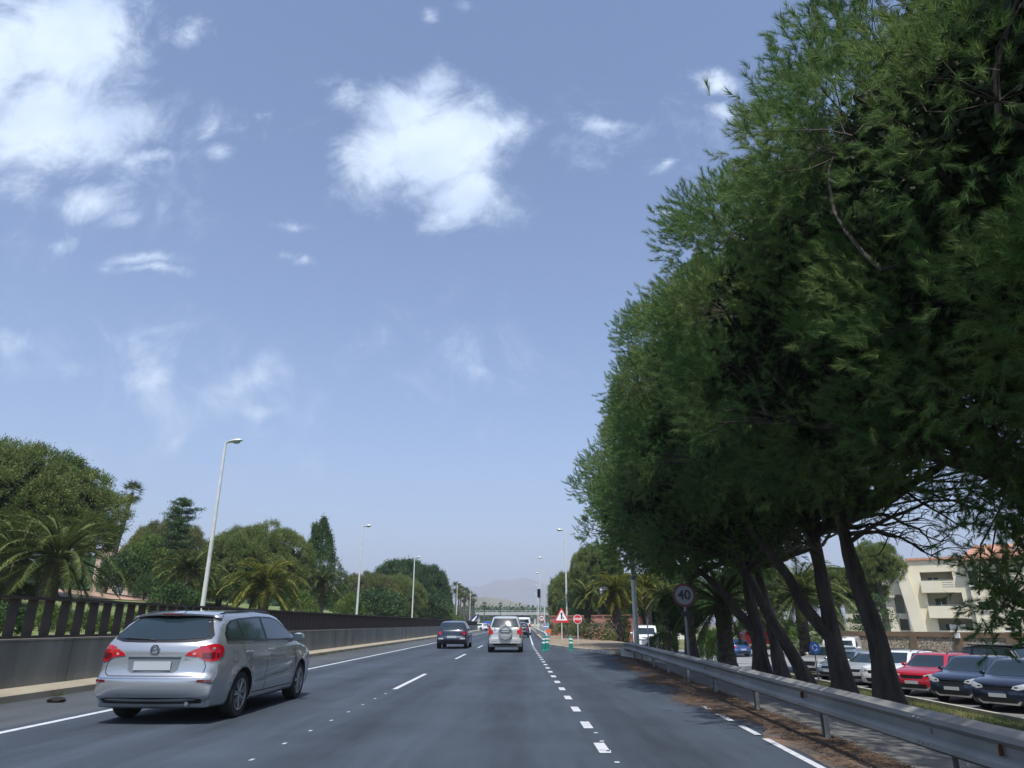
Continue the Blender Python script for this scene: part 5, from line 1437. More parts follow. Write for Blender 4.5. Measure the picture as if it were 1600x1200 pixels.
class Body:
    """a closed car body grown from its side outline; local +Y is forward"""
    def __init__(s, prof, axles, rw, ra, zb, w, wz, step=.09, bow=(.05, .13, .16), plan=(.10, 4.0), flare=.02, yc=0, half=2.2, crease=()):
        s.w = w; s.wz = wz; s.plan = plan; s.flare = flare; s.ax = axles; s.ra = ra; s.rw = rw; s.yc = yc; s.half = half; s.crease = crease
        top = chaikin(prof, 2)
        pts = [(p, 0) for p in top]
        y1, z1 = top[-1]; y0, z0 = top[0]
        bot = []
        for ya in sorted(axles, reverse=True):
            dz = zb - rw; h = math.sqrt(max(.0001, ra * ra - dz * dz)); a0 = math.atan2(dz, h); a1 = math.pi - a0
            n = 16
            bot += [((ya + ra * math.cos(a0 + (a1 - a0) * k / n), rw + ra * math.sin(a0 + (a1 - a0) * k / n)), 1) for k in range(n + 1)]
        pts += [((y1 - .06, zb), 0)] + bot + [((y0 + .06, zb), 0)]
        n = len(pts)
        A = [-1, -.985, -.955, -.91, -.85, -.76, -.62, -.42, -.2, 0, .2, .42, .62, .76, .85, .91, .955, .985, 1]
        bm = bmesh.new(); rows = []
        for i in range(n):
            (y, z), tg = pts[i]; pa, pb = pts[i - 1][0], pts[(i + 1) % n][0]
            d = Vector((pb[0] - pa[0], pb[1] - pa[1]))
            if d.length < 1e-6: d = Vector((1, 0))
            d.normalize(); nn = Vector((-d.y, d.x))
            B = 0 if tg else (bow[0] * max(0, nn.y) ** 2 + .02 * max(0, -nn.y) ** 2 + (bow[2] if nn.x > 0 else bow[1]) * nn.x ** 2)
            row = []
            for a in A:
                u = abs(a); ins = B * (.50 * u ** 2.2 + .50 * (1 - math.sqrt(max(0, 1 - u ** 7)))) 
                row.append(bm.verts.new((a, y - nn.x * ins, z - nn.y * ins)))
            rows.append((row, tg))
        for i in range(n):
            r0, t0 = rows[i]; r1, t1 = rows[(i + 1) % n]
            dark = (t0 and t1) or (r0[9].co.z < zb + .02 and r1[9].co.z < zb + .02)
            for k in range(len(A) - 1):
                f = bm.faces.new((r0[k], r0[k + 1], r1[k + 1], r1[k])); f.material_index = 1 if dark else 0
        f1 = bm.faces.new([r[0][-1] for r in rows]); f2 = bm.faces.new([r[0][0] for r in rows][::-1])
        ymin = min(p[0][0] for p in pts); ymax = max(p[0][0] for p in pts); zmax = max(p[0][1] for p in pts)
        y = ymin + step
        while y < ymax:
            bmesh.ops.bisect_plane(bm, geom=bm.verts[:] + bm.edges[:] + bm.faces[:], plane_co=(0, y, 0), plane_no=(0, 1, 0)); y += step
        z = zb + .05
        while z < zmax:
            bmesh.ops.bisect_plane(bm, geom=bm.verts[:] + bm.edges[:] + bm.faces[:], plane_co=(0, 0, z), plane_no=(0, 0, 1)); z += step * .75
        for v in bm.verts: v.co.x *= s.W(v.co.y, v.co.z)
        bmesh.ops.recalc_face_normals(bm, faces=bm.faces[:])
        for f in bm.faces: f.smooth = True
        me = bpy.data.meshes.new('body'); bm.to_mesh(me); me.update()
        s.bvh = BVHTree.FromBMesh(bm); bm.free()
        s.me = me
    def W(s, y, z):
        t = abs((y - s.yc) / s.half)
        p = 1 - s.plan[0] * t ** s.plan[1]
        f = interp(s.wz, z)
        e = 0
        for ya in s.ax:
            d = math.hypot(y - ya, z - s.rw)
            e += s.flare * math.exp(-((d - s.ra) / .09) ** 2) if d > s.ra * .8 and z < s.rw + s.ra + .3 else 0
        for (zc, dep, y0, y1, slope) in s.crease:
            if y0 < y < y1: e -= dep * math.exp(-((z - zc - slope * (y - y0)) / .05) ** 2)
        return s.w * p * f + e
    def decal(s, name, poly, view, m, parent, off=.005, skirt=.0, smooth=0, step=.07, both=False, mats=None):
        """a panel cut to poly in the given view and laid on the body"""
        if smooth: poly = chaikin(poly, smooth, True, .2)
        outs = []
        for sg in ((1, -1) if both else (1,)):
            bm = bmesh.new()
            P = [((sg * a, b) if view in 'BFT' else (a, b)) for a, b in poly]
            mk = {'DR': lambda a, b: (a * .7071 + 3 * .7071, a * .7071 - 3 * .7071, b), 'DL': lambda a, b: (-a * .7071 - 3 * .7071, a * .7071 - 3 * .7071, b), 'R': lambda a, b: (3, a, b), 'L': lambda a, b: (-3, a, b), 'B': lambda a, b: (a, -5, b), 'F': lambda a, b: (a, 5, b), 'T': lambda a, b: (a, b, 4)}
            vw = view
            if both and view in 'RL': vw = 'R' if sg == 1 else 'L'
            dirs = {'DR': (-.7071, .7071, 0), 'DL': (.7071, .7071, 0), 'R': (-1, 0, 0), 'L': (1, 0, 0), 'B': (0, 1, 0), 'F': (0, -1, 0), 'T': (0, 0, -1)}
            f = bm.faces.new([bm.verts.new(mk[vw](a, b)) for a, b in P])
            ax = {'DR': (0, 2), 'DL': (0, 2), 'R': (1, 2), 'L': (1, 2), 'B': (0, 2), 'F': (0, 2), 'T': (0, 1)}[vw]
            for k in ax:
                lo = min(v.co[k] for v in bm.verts); hi = max(v.co[k] for v in bm.verts); q = lo + step
                no = [0, 0, 0]; no[k] = 1
                while q < hi - .01:
                    co = [0, 0, 0]; co[k] = q
                    bmesh.ops.bisect_plane(bm, geom=bm.verts[:] + bm.edges[:] + bm.faces[:], plane_co=co, plane_no=no); q += step
            D = Vector(dirs[vw]); nn = {}
            for v in bm.verts:
                h = s.bvh.ray_cast(v.co, D)
                if h[0] is None or (h[1].dot(D) > -.05):
                    far = v.co + D * (3 - s.w if vw in 'RL' else 2.7)
                    h = s.bvh.find_nearest(far)
                    h = s.bvh.find_nearest(Vector((h[0].x, h[0].y, h[0].z)))
                n_ = h[1].copy()
                if n_.dot(D) > 0: n_.negate()
                nn[v] = (h[0].copy(), n_)
            for v, (c, n_) in nn.items(): v.co = c + n_ * off
            if skirt:
                be = [e for e in bm.edges if e.is_boundary]
                r = bmesh.ops.extrude_edge_only(bm, edges=be)
                nv = [g for g in r['geom'] if isinstance(g, bmesh.types.BMVert)]
                for v in nv:
                    h = s.bvh.find_nearest(v.co); v.co = v.co + (h[0] - v.co) * 1.0 - h[1] * .004
            bmesh.ops.recalc_face_normals(bm, faces=bm.faces[:])
            bm.normal_update()
            if sum((f.normal.dot(D)) * f.calc_area() for f in bm.faces) > 0: bmesh.ops.reverse_faces(bm, faces=bm.faces[:])
            for f in bm.faces: f.smooth = True
            me = bpy.data.meshes.new(name); bm.to_mesh(me); bm.free(); me.materials.append(m)
            try: me.set_sharp_from_angle(angle=math.radians(40))
            except Exception: pass
            outs.append(link(name, me, parent))
        return outs if both else outs[0]
    def line(s, name, pts, view, m, parent, w=.008, off=.003, both=False):
        """thin gap line along pts"""
        mb = MB()
        D = {'R': Vector((-1, 0, 0)), 'L': Vector((1, 0, 0)), 'B': Vector((0, 1, 0)), 'F': Vector((0, -1, 0)), 'T': Vector((0, 0, -1))}
        for sg in ((1, -1) if both else (1,)):
            vw = view if not (both and view in 'RL') else ('R' if sg == 1 else 'L')
            sub_ = []
            for (a, b) in zip(pts[:-1], pts[1:]):
                n = max(1, int(math.hypot(b[0] - a[0], b[1] - a[1]) / .06)); sub_ += [(a[0] + (b[0] - a[0]) * i / n, a[1] + (b[1] - a[1]) * i / n) for i in range(n)]
            sub_.append(pts[-1]); L = []
            for i, (a, b) in enumerate(sub_):
                if view in 'BFT': a *= sg
                o = {'R': (3, a, b), 'L': (-3, a, b), 'B': (a, -5, b), 'F': (a, 5, b), 'T': (a, b, 4)}[vw]
                h = s.bvh.ray_cast(Vector(o), D[vw])
                if h[0] is None: continue
                L.append((h[0] + h[1] * off, h[1]))
            for i in range(len(L) - 1):
                d = (L[i + 1][0] - L[i][0]); 
                if d.length > .3: continue
                t = d.cross(L[i][1]).normalized() * w / 2
                mb.add([L[i][0] - t, L[i][0] + t, L[i + 1][0] + t, L[i + 1][0] - t], [(0, 1, 2, 3)])
        return mb.build(name, m, parent, fix=False)
    def hit(s, view, a, b):
        o, D = {'R': ((3, a, b), (-1, 0, 0)), 'L': ((-3, a, b), (1, 0, 0)), 'B': ((a, -5, b), (0, 1, 0)), 'F': ((a, 5, b), (0, -1, 0)), 'T': ((a, b, 4), (0, 0, -1))}[view]
        h = s.bvh.ray_cast(Vector(o), Vector(D))
        return (h[0], h[1]) if h[0] is not None else (Vector(o) + Vector(D) * 2, -Vector(D))

def wheel(parent, x, y, r, w, spokes=5, rimr=.68, m_rim=None):
    sg = 1 if x > 0 else -1
    mb = MB(); h = w / 2
    prof = [(r * rimr, -h), (r * .93, -h), (r * .985, -h * .8), (r, -h * .45), (r, h * .45), (r * .985, h * .8), (r * .93, h), (r * rimr, h), (r * rimr * .98, h * .6), (r * rimr * .98, -h * .6)]
    mb.lathe(prof, 36, axis='X', closed=True)
    t = mb.build('wheel', M_tyre, parent, smooth=True, loc=(x, y, r), sharp=50)
    mb = MB(); R = r * rimr; o = sg * h
    mb.lathe([(R * 1.0, o * 1.0), (R * .93, o * .96), (R * .90, o * .45), (R * .90, o * .1)], 36, axis='X')
    mb.lathe([(0, o * .82), (R * .17, o * .82), (R * .2, o * .5), (0, o * .5)], 16, axis='X')
    for k in range(spokes):
        a = 2 * math.pi * k / spokes + .3
        for da in (-.13, .13):
            p0 = Vector((o * .74, math.cos(a + da * .8) * R * .12, math.sin(a + da * .8) * R * .12)); p1 = Vector((o * .84, math.cos(a + da) * R * .94, math.sin(a + da) * R * .94))
            mb.tube([p0, p1], [R * .085, R * .065], 6)
    mb.build('rim', m_rim or M_rim, t, smooth=True)
    MB().lathe([(0, o * .15), (R * .92, o * .15), (R * .92, o * .05), (0, o * .05)], 24, axis='X').build('brake_disc', M_under, t)
    return t

def mirror(parent, B, y, z, m, sx=.2):
    for sg in (1, -1):
        h, n = B.hit('R' if sg > 0 else 'L', y, z)
        o = MB().ellipsoid((0, 0, 0), (.115, .06, .075), 12, 8).build('wing_mirror', m, parent, smooth=True, loc=(h.x + sg * .13, h.y, h.z + .05))
        MB().box((0, -.052, 0), (.17, .02, .10)).build('mirror_glass', M_glass2, o)
        MB().tube([(-sg * .14, .02, -.05), (-sg * .03, .0, -.03)], [.022, .03], 8).build('arm', M_trim, o)

def underbody(B, parent, y0, y1, z0, z1, hw):
    MB().box((0, (y0 + y1) / 2, (z0 + z1) / 2), (hw * 2, y1 - y0, z1 - z0)).build('underbody', M_under, parent)

# ---- the silver estate ---------------------------------------------------
def silver_estate(loc, rz=0):
    t = thing('estate_car', 'silver estate car with red tail lamps driving beside the tan kerb', 'car', loc, rz)
    prof = [(-2.16, .26), (-2.27, .33), (-2.335, .44), (-2.345, .56), (-2.31, .63), (-2.275, .68), (-2.265, .85), (-2.27, .97), (-2.235, 1.05), (-2.12, 1.17), (-1.94, 1.33), (-1.82, 1.41), (-1.84, 1.448), (-1.70, 1.468),
            (-1.2, 1.50), (-.4, 1.525), (.15, 1.51), (.42, 1.48), (.62, 1.425), (1.0, 1.22), (1.30, 1.045), (1.42, 1.00), (1.75, .95), (2.05, .86), (2.22, .75), (2.31, .62), (2.345, .48), (2.33, .34), (2.2, .22)]
    wz = [(.18, .90), (.27, .955), (.42, .985), (.60, 1.0), (.78, .995), (.92, .975), (1.04, .93), (1.2, .845), (1.38, .75), (1.50, .665)]
    B = Body(prof, (-1.30, 1.385), .318, .372, .20, .905, wz, step=.07, bow=(.055, .20, .26), plan=(.115, 3.6), flare=.018, half=2.3,
             crease=[(.50, .020, -.9, 1.0, .06), (.93, .008, -2.2, 1.6, -.02)])
    B.me.materials.append(M_silver); B.me.materials.append(M_under)
    o = link('body', B.me, t)
    underbody(B, t, -1.9, 2.1, .22, .6, .62)
    for x in (-.775, .775):
        for y in (-1.30, 1.385): wheel(t, x, y, .318, .215, 7)
    # rear glass with its dark border
    rg = [(-.52, 1.395), (-.3, 1.41), (.3, 1.41), (.52, 1.395), (.575, 1.34), (.70, 1.15), (.69, 1.10), (.52, 1.062), (.25, 1.055), (-.25, 1.055), (-.52, 1.062), (-.69, 1.10), (-.70, 1.15), (-.575, 1.34)]
    tg = o
    B.decal('rear_window_border', rg, 'B', M_trim, t, off=.005, skirt=.01, step=.06)
    ri = [(-.48, 1.375), (.48, 1.375), (.55, 1.29), (.65, 1.14), (.60, 1.105), (.25, 1.085), (-.25, 1.085), (-.60, 1.105), (-.65, 1.14), (-.55, 1.29)]
    B.decal('rear_window', ri, 'B', M_glass, t, off=.010, step=.06)
    # spoiler and high brake lamp
    mb = MB(); n = 14
    vs = []
    for i in range(n + 1):
        x = -.57 + 1.14 * i / n; yb = -1.93 + .16 * abs(x / .62) ** 2.2; zz = 1.450 - .035 * abs(x / .62) ** 2
        vs += [(x, yb + .30, zz + .035), (x, yb, zz + .0), (x, yb + .01, zz - .022), (x, yb + .25, zz - .02)]
    fs = [(i * 4 + k, i * 4 + (k + 1) % 4, (i + 1) * 4 + (k + 1) % 4, (i + 1) * 4 + k) for i in range(n) for k in range(4)] + [(0, 1, 2, 3), (n * 4 + 3, n * 4 + 2, n * 4 + 1, n * 4)]
    sp = mb.add(vs, fs).build('spoiler', M_silver, t, smooth=True)
    MB().box((0, -1.932, 1.437), (.30, .012, .014)).build('high_brake_lamp', M_taild, sp)
    MB().tube([(-.05, -2.21, 1.085), (-.16, -2.20, 1.10), (-.5, -2.165, 1.115)], [.012, .010, .007], 6).build('rear_wiper', M_black, t)
    # side glass
    win = [(-1.80, 1.11), (-1.79, 1.17), (-1.68, 1.28), (-1.52, 1.35), (-1.2, 1.385), (-.4, 1.42), (.15, 1.415), (.43, 1.375), (.78, 1.225), (1.12, 1.055), (1.08, 1.03), (.5, 1.03), (-1.0, 1.045), (-1.8, 1.06)]
    B.decal('window_surround', win, 'R', M_trim, t, off=.003, both=True, step=.08)
    g3 = [[(-1.76, 1.115), (-1.74, 1.18), (-1.65, 1.27), (-1.50, 1.325), (-1.34, 1.345), (-1.28, 1.085), (-1.72, 1.09)], [(-1.27, 1.35), (-.40, 1.39), (-.42, 1.065), (-1.22, 1.08)],
          [(-.30, 1.39), (.15, 1.385), (.40, 1.35), (.74, 1.205), (.94, 1.09), (.90, 1.055), (-.31, 1.062)]]
    for p, nm in zip(g3, ('quarter_window', 'rear_side_window', 'front_side_window')): B.decal(nm, p, 'R', M_glass, t, off=.007, both=True, step=.08)
    B.line('window_chrome', [(-1.82, 1.052), (-1.0, 1.038), (.5, 1.022), (1.10, 1.022)], 'R', M_chrome, t, w=.016, off=.009, both=True)
    B.decal('windscreen', [(-.56, 1.44), (.56, 1.44), (.74, 1.07), (-.74, 1.07)], 'F', M_glass, t, off=.005)
    # tail lamps wrap round the corners
    ra_ = [(.41, .872), (.455, .925), (.52, .965), (.60, .99), (.655, 1.0), (.655, .865)]
    rb_ = [(.668, 1.002), (.74, 1.02), (.86, 1.02), (.90, .98), (.90, .83), (.80, .795), (.72, .815), (.668, .862)]
    sd_ = [(-2.26, 1.005), (-2.12, 1.035), (-1.98, 1.01), (-1.93, .96), (-1.98, .88), (-2.10, .81), (-2.26, .795)]
    ra_ = [(.42, .885), (.455, .925), (.52, .958), (.60, .985), (.645, .995), (.645, .875), (.56, .868)]
    rb_ = [(-1.135, 1.0), (-1.06, 1.018), (-.95, 1.03), (-.85, 1.02), (-.79, .985), (-.775, .93), (-.82, .87), (-.90, .82), (-.98, .80), (-1.06, .815), (-1.135, .862)]
    for sg in (1, -1):
        dv = 'DR' if sg > 0 else 'DL'
        tl = B.decal('tail_lamp', rb_, dv, M_tail, t, off=.012, skirt=.01, step=.05)
        B.decal('inner_lens', [(x * sg, z) for x, z in ra_], 'B', M_tail, tl, off=.010, skirt=.01, step=.05)
        B.decal('bulb_reflector', [(sg * x, z) for x, z in [(.52, .892), (.56, .892), (.56, .925), (.52, .92)]], 'B', M_tailw, tl, off=.0125, step=.04)
        B.decal('dark_lens_band', [(-1.10, .845), (-1.0, .835), (-.90, .86), (-.86, .90), (-.95, .925), (-1.10, .915)], dv, M_taild, tl, off=.0145, step=.05)
        B.decal('bumper_reflector', [(-1.15, .548), (-.98, .548), (-.98, .575), (-1.15, .575)], dv, M_taild, t, off=.006, skirt=.01, step=.05)
    # tailgate seams, plate recess shade, badge, chrome line
    B.line('tailgate_gap', [(-.655, .99), (-.665, .86), (-.70, .74), (-.69, .66), (-.62, .625), (.62, .625), (.69, .66), (.70, .74), (.665, .86), (.655, .99)], 'B', M_gap, t, w=.010)
    B.decal('bumper_chrome_line', [(-.80, .606), (.80, .606), (.80, .592), (-.80, .592)], 'B', M_chrome, t, off=.006, skirt=.01)
    rc = B.decal('plate_recess_shade', [(-.37, .862), (.37, .862), (.35, .70), (.29, .665), (-.29, .665), (-.35, .70)], 'B', mat('recess_shade_grey', (.17, .19, .21), .5, .3), t, off=.003)  # flat panel on the body; darker grey paints the shade of the recess
    h, n_ = B.hit('B', 0, .755); MB().box((0, 0, 0), (.52, .014, .112)).build('number_plate', M_plate, t, loc=(0, h.y - .016, .755))
    B.decal('plate_lip', [(-.37, .885), (.37, .885), (.37, .868), (-.37, .868)], 'B', M_silver, t, off=.022, skirt=.02)
    h, n_ = B.hit('B', 0, .955)
    bd = MB(); ring(bd, .050, .066, -.014, 0); 
    bd = bd.build('badge', M_chrome, t, smooth=False, loc=(0, h.y - .002, .962))
    MB().prism([(-.062, .004), (.018, .004), (.006, .024), (.062, -.004), (-.018, -.004), (-.006, -.024)], -.012, -.002, 'XZ').build('bolt_emblem', M_chrome, bd)
    B.decal('model_script', [(.42, .84), (.52, .84), (.52, .828), (.42, .828)], 'B', M_chrome, t, off=.004)
    B.decal('lower_bumper', [(-.70, .33), (-.60, .35), (.60, .35), (.70, .33), (.68, .27), (-.68, .27)], 'B', M_black, t, off=.005, skirt=.01)
    MB().tube([(.52, -2.22, .27), (.52, -2.0, .27)], .03, 10).build('exhaust', M_chrome, t)
    # doors
    B.line('door_gaps', [(-1.34, 1.05), (-1.20, .80), (-.93, .55), (-.86, .30), (.95, .30), (1.03, .60), (1.10, 1.0)], 'R', M_gap, t, w=.009, both=True)
    B.line('door_gap', [(-.36, 1.04), (-.36, .30)], 'R', M_gap, t, w=.009, both=True)
    B.line('fuel_flap', [(-1.66, .92), (-1.50, .92), (-1.50, .78), (-1.66, .78), (-1.66, .92)], 'R', M_gap, t, w=.005)
    for sg, vw in ((1, 'R'), (-1, 'L')):
        for y in (-1.10, -.20):
            h, n_ = B.hit(vw, y, .90); d = MB().tube([(0, -.1, 0), (sg * .025, -.06, 0), (sg * .025, .06, 0), (0, .1, 0)], .014, 8).build('door_handle', M_silver, t, smooth=True, loc=(h.x, y, .90))
        MB().tube([(sg * .56, -1.62, 1.435), (sg * .575, -1.45, 1.47), (sg * .59, -.4, 1.505), (sg * .58, .2, 1.49), (sg * .565, .38, 1.455)], .014, 8).build('roof_rail', M_trim, t, smooth=True)
        h, n_ = B.hit('F', sg * .66, .72)
        B.decal('headlamp', [(sg * x, z) for x, z in [(.42, .66), (.48, .76), (.80, .86), (.84, .76), (.6, .66)]], 'F', M_lamp, t, off=.006)
        B.line('sill_line', [(-.85, .30), (.95, .30)], vw, M_gap, t, w=.012)
    B.decal('grille', [(-.4, .60), (.4, .60), (.36, .70), (-.36, .70)], 'F', M_black, t)
    mirror(t, B, .86, 1.03, M_silver)
    MB().tube([(0, -1.45, 1.48), (0, -1.68, 1.57)], [.012, .005], 6).build('antenna', M_black, t)
    return t

# ---- generic vehicles ------------------------------------------------------
SPECS = {}
def spec(key, L, H, w, kind, wb, rw):
    h = L / 2; ya, yf = -wb / 2 - .06, wb / 2 - .06 + .04
    if kind == 'suv':
        prof = [(-h + .12, .30), (-h + .02, .42), (-h, .60), (-h + .05, .72), (-h + .05, H * .62), (-h + .17, H * .74), (-h + .36, H * .93), (-h + .45, H * .97), (-h + 1.2, H), (.15, H * .995), (.40, H * .96), (.95, H * .735), (1.12, H * .675),
                (h - .5, H * .63), (h - .16, H * .56), (h - .05, H * .48), (h, .58), (h - .01, .40), (h - .14, .26)]
        wz = [(.2, .92), (.35, .97), (.62, 1), (H * .55, .985), (H * .63, .95), (H * .8, .83), (H * .97, .72)]
    elif kind == 'hatch':
        prof = [(-h + .12, .26), (-h + .01, .38), (-h, .56), (-h + .07, .68), (-h + .08, H * .62), (-h + .25, H * .76), (-h + .52, H * .95), (-h + 1.2, H), (.05, H * .995), (.30, H * .965), (.9, H * .74), (1.12, H * .66),
                (h - .5, H * .60), (h - .15, H * .51), (h - .03, H * .42), (h, .46), (h - .02, .32), (h - .14, .21)]
        wz = [(.2, .92), (.33, .97), (.58, 1), (H * .55, .98), (H * .63, .945), (H * .8, .82), (H * .97, .70)]
    elif kind == 'boxy':
        prof = [(-h + .06, .42), (-h, .52), (-h, .74), (-h + .03, H * .60), (-h + .05, H * .9), (-h + .12, H * .975), (-h + 1.0, H), (.35, H * .99), (.48, H * .95), (.80, H * .66), (.85, H * .645),
                (h - .2, H * .62), (h - .06, H * .58), (h - .02, .60), (h, .58), (h - .01, .45), (h - .06, .38)]
        wz = [(.2, .93), (.35, .98), (.62, 1), (H * .6, .99), (H * .8, .93), (H * .97, .87)]
    elif kind == 'van':
        prof = [(-h + .05, .30), (-h, .40), (-h, .9), (-h + .02, H * .9), (-h + .1, H * .985), (-h + 1, H), (h - 1.6, H * .99), (h - 1.3, H * .95), (h - .62, H * .62), (h - .45, H * .57), (h - .12, H * .50), (h - .02, .75), (h, .5), (h - .05, .32)]
        wz = [(.2, .94), (.35, .98), (.7, 1), (H * .55, .99), (H * .8, .95), (H * .97, .88)]
    B = Body(prof, (ya, yf), rw, rw + .05, .24 if kind != 'boxy' else .38, w / 2, wz, step=.13, bow=(.05, .12 if kind != 'hatch' else .16, .20), plan=(.09, 3.6), flare=.025, half=h)
    SPECS[key] = dict(B=B, L=L, H=H, w=w, kind=kind, ya=ya, yf=yf, rw=rw)
    return SPECS[key]

def vehicle(key, name, label, paint_m, loc, rz, cat='car', group=None, rear=True, front=True, plate=True, face=0, cladding=False, rails=False, chrome_low=False):
    S = SPECS[key]; B = S['B']; H = S['H']; h = S['L'] / 2; hw = S['w'] / 2; kd = S['kind']
    t = thing(name, label, cat, loc, rz, group)
    me = B.me.copy(); me.materials.append(paint_m); me.materials.append(M_under); link('body', me, t)
    underbody(B, t, -h + .35, h - .3, .26, .62, hw - .28)
    for x in (-hw + .12, hw - .12):
        for y in (S['ya'], S['yf']): wheel(t, x, y, S['rw'], .22, 5)
    zb, zt = H * .665, H * .925
    if kd in ('suv', 'hatch'):
        ys = -h + (.40 if kd == 'suv' else .52)
        win = [(ys, zb), (ys + .12, zb + (zt - zb) * .7), (ys + .30, zt - .01), (-.3, zt + .015), (.22, zt), (.62, zb + (zt - zb) * .45), (.98, zb - .01), (.9, zb - .03), (-.3, zb - .02)]
        B.decal('window_surround', win, 'R', M_trim, t, off=.003, both=True, step=.12)
        B.decal('rear_side_window', [(ys + .10, zb + .03), (ys + .20, zb + (zt - zb) * .62), (ys + .36, zt - .04), (-.32, zt - .02), (-.32, zb + .01), (-.6, zb + .01)], 'R', M_glass, t, off=.007, both=True, step=.12)
        B.decal('front_side_window', [(-.24, zt - .02), (.19, zt - .04), (.56, zb + (zt - zb) * .42), (.82, zb + .01), (-.24, zb + .01)], 'R', M_glass, t, off=.007, both=True, step=.12)
        B.decal('windscreen', [(-hw * .63, zt + .02), (hw * .63, zt + .02), (hw * .83, zb + .05), (hw * .5, zb + .015), (-hw * .5, zb + .015), (-hw * .83, zb + .05)], 'F', M_glass, t, off=.006, step=.12)
        B.decal('rear_window', [(-hw * .62, zt), (hw * .62, zt), (hw * .78, zb + .03), (hw * .4, zb + .0), (-hw * .4, zb + .0), (-hw * .78, zb + .03)], 'B', M_glass, t, off=.006, step=.12)
    elif kd == 'boxy':
        for a, b in ((-h + .2, -h + .95), (-h + 1.05, -.30), (-.22, .42)):
            B.decal('side_window', [(a, zb), (a, zt - .02), (b, zt - .02), (b + (.2 if b > 0 else 0), zb)], 'R', M_glass, t, off=.006, both=True, step=.15)
        B.decal('windscreen', [(-hw * .78, zt), (hw * .78, zt), (hw * .86, zb + .02), (-hw * .86, zb + .02)], 'F', M_glass, t, off=.006, step=.15)
        B.decal('rear_window', [(-hw * .6, zt), (hw * .6, zt), (hw * .6, zb), (-hw * .6, zb)], 'B', M_glass, t, off=.006, step=.15)
        for sg in (1, -1): MB().tube([(sg * hw * .86, .78, H * .64), (sg * hw * .80, .46, H * .95)], .02, 6).build('windscreen_frame', M_rim, t)
        MB().box((0, -.55, H + .015), (hw * 1.75, S['L'] * .52, .05)).build('roof_panel', M_trim, t)
    else:
        B.decal('side_window', [(h - 2.0, zb - .05), (h - 2.0, zt - .12), (h - 1.42, zt - .12), (h - .85, zb - .05)], 'R', M_glass, t, off=.006, both=True, step=.15)
        B.decal('windscreen', [(-hw * .76, zt - .08), (hw * .76, zt - .08), (hw * .84, zb - .02), (-hw * .84, zb - .02)], 'F', M_glass, t, off=.006, step=.15)
        B.decal('rear_window', [(-hw * .7, zt - .1), (hw * .7, zt - .1), (hw * .7, zb), (-hw * .7, zb)], 'B', M_glass, t, off=.006, step=.15)
    hz_ = H * .50
    for sg in (1, -1):
        if front:
            if face == 2: pl = [(.52, hz_ - .03), (.52, hz_ + .01), (.80, hz_ + .06), (.90, hz_ + .05), (.90, hz_ - .05)]
            elif face == 3: pl = [(.62, hz_ - .12), (.60, hz_ + .03), (.72, hz_ + .07), (.86, hz_ + .0), (.84, hz_ - .13)]
            else: pl = [(.46, hz_ - .06), (.52, hz_ + .02), (.85, hz_ + .10), (.93, hz_ + .06), (.88, hz_ - .05), (.66, hz_ - .10)]
            hl = B.decal('headlamp', [(sg * x * hw, z) for x, z in pl], 'F', M_lamp, t, off=.010, skirt=.01, step=.07)
            B.decal('headlamp_inner', [(sg * x * hw * 1.0, z) for x, z in [(pl[0][0] + .08, hz_ - .04), (pl[0][0] + .10, hz_ + .0), (pl[0][0] + .2, hz_ + .0), (pl[0][0] + .2, hz_ - .04)]], 'F', M_trim, hl, off=.0125, step=.07)
        if rear:
            B.decal('tail_lamp', [(sg * x * hw, z) for x, z in [(.66, H * .50), (.68, H * .60), (.93, H * .62), (.95, H * .50)]], 'B', M_tail, t, off=.010, skirt=.01, step=.08)
    if front:
        B.decal('grille', [(-hw * .50, hz_ - .02), (hw * .50, hz_ - .02), (hw * .44, hz_ - .13), (-hw * .44, hz_ - .13)] if face != 1 else [(-hw * .50, hz_ + .0), (hw * .50, hz_ + .0), (hw * .46, hz_ - .22), (-hw * .46, hz_ - .22)], 'F', M_trim, t, off=.006, skirt=.01)
        B.decal('grille_bar', [(-hw * .50, hz_ - .01), (hw * .50, hz_ - .01), (hw * .50, hz_ - .03), (-hw * .50, hz_ - .03)], 'F', M_chrome, t, off=.012)
        B.decal('lower_grille', [(-hw * .62, H * .30), (hw * .62, H * .30), (hw * .54, H * .20), (-hw * .54, H * .20)], 'F', M_trim, t, off=.006, skirt=.01)
        if plate:
            hh, _n = B.hit('F', 0, H * .335); MB().box((0, 0, 0), (.52, .02, .115)).build('number_plate', M_plate, t, loc=(0, hh.y + .022, H * .335))
        B.line('bonnet_gap', [(-hw * .84, H * .60), (-hw * .72, H * .54), (-hw * .2, H * .535), (hw * .2, H * .535), (hw * .72, H * .54), (hw * .84, H * .60)], 'F', M_gap, t, w=.012)
        if chrome_low: B.decal('skid_plate', [(-hw * .55, .33), (hw * .55, .33), (hw * .66, .40), (hw * .72, .40), (hw * .6, .27), (-hw * .6, .27), (-hw * .72, .40), (-hw * .66, .40)], 'F', M_chrome, t, off=.014, skirt=.01)
        hh, _n = B.hit('F', 0, hz_ + .0); MB().lathe([(0, 0), (.05, 0), (.05, .012), (0, .012)], 16, axis='Y', c=(0, 0, 0)).build('badge', M_chrome, t, loc=(0, hh.y + .012, hz_ - .05))
    if rear:
        if plate:
            hh, _n = B.hit('B', 0, H * .42); MB().box((0, 0, 0), (.52, .02, .115)).build('rear_number_plate', M_plate, t, loc=(0, hh.y - .022, H * .42))
        B.decal('rear_bumper_insert', [(-hw * .7, .46), (hw * .7, .46), (hw * .64, .32), (-hw * .64, .32)], 'B', M_trim, t, off=.006, skirt=.01)
    B.line('door_gaps', [(-.30, zb - .03), (-.30, .34)], 'R', M_gap, t, w=.012, both=True)
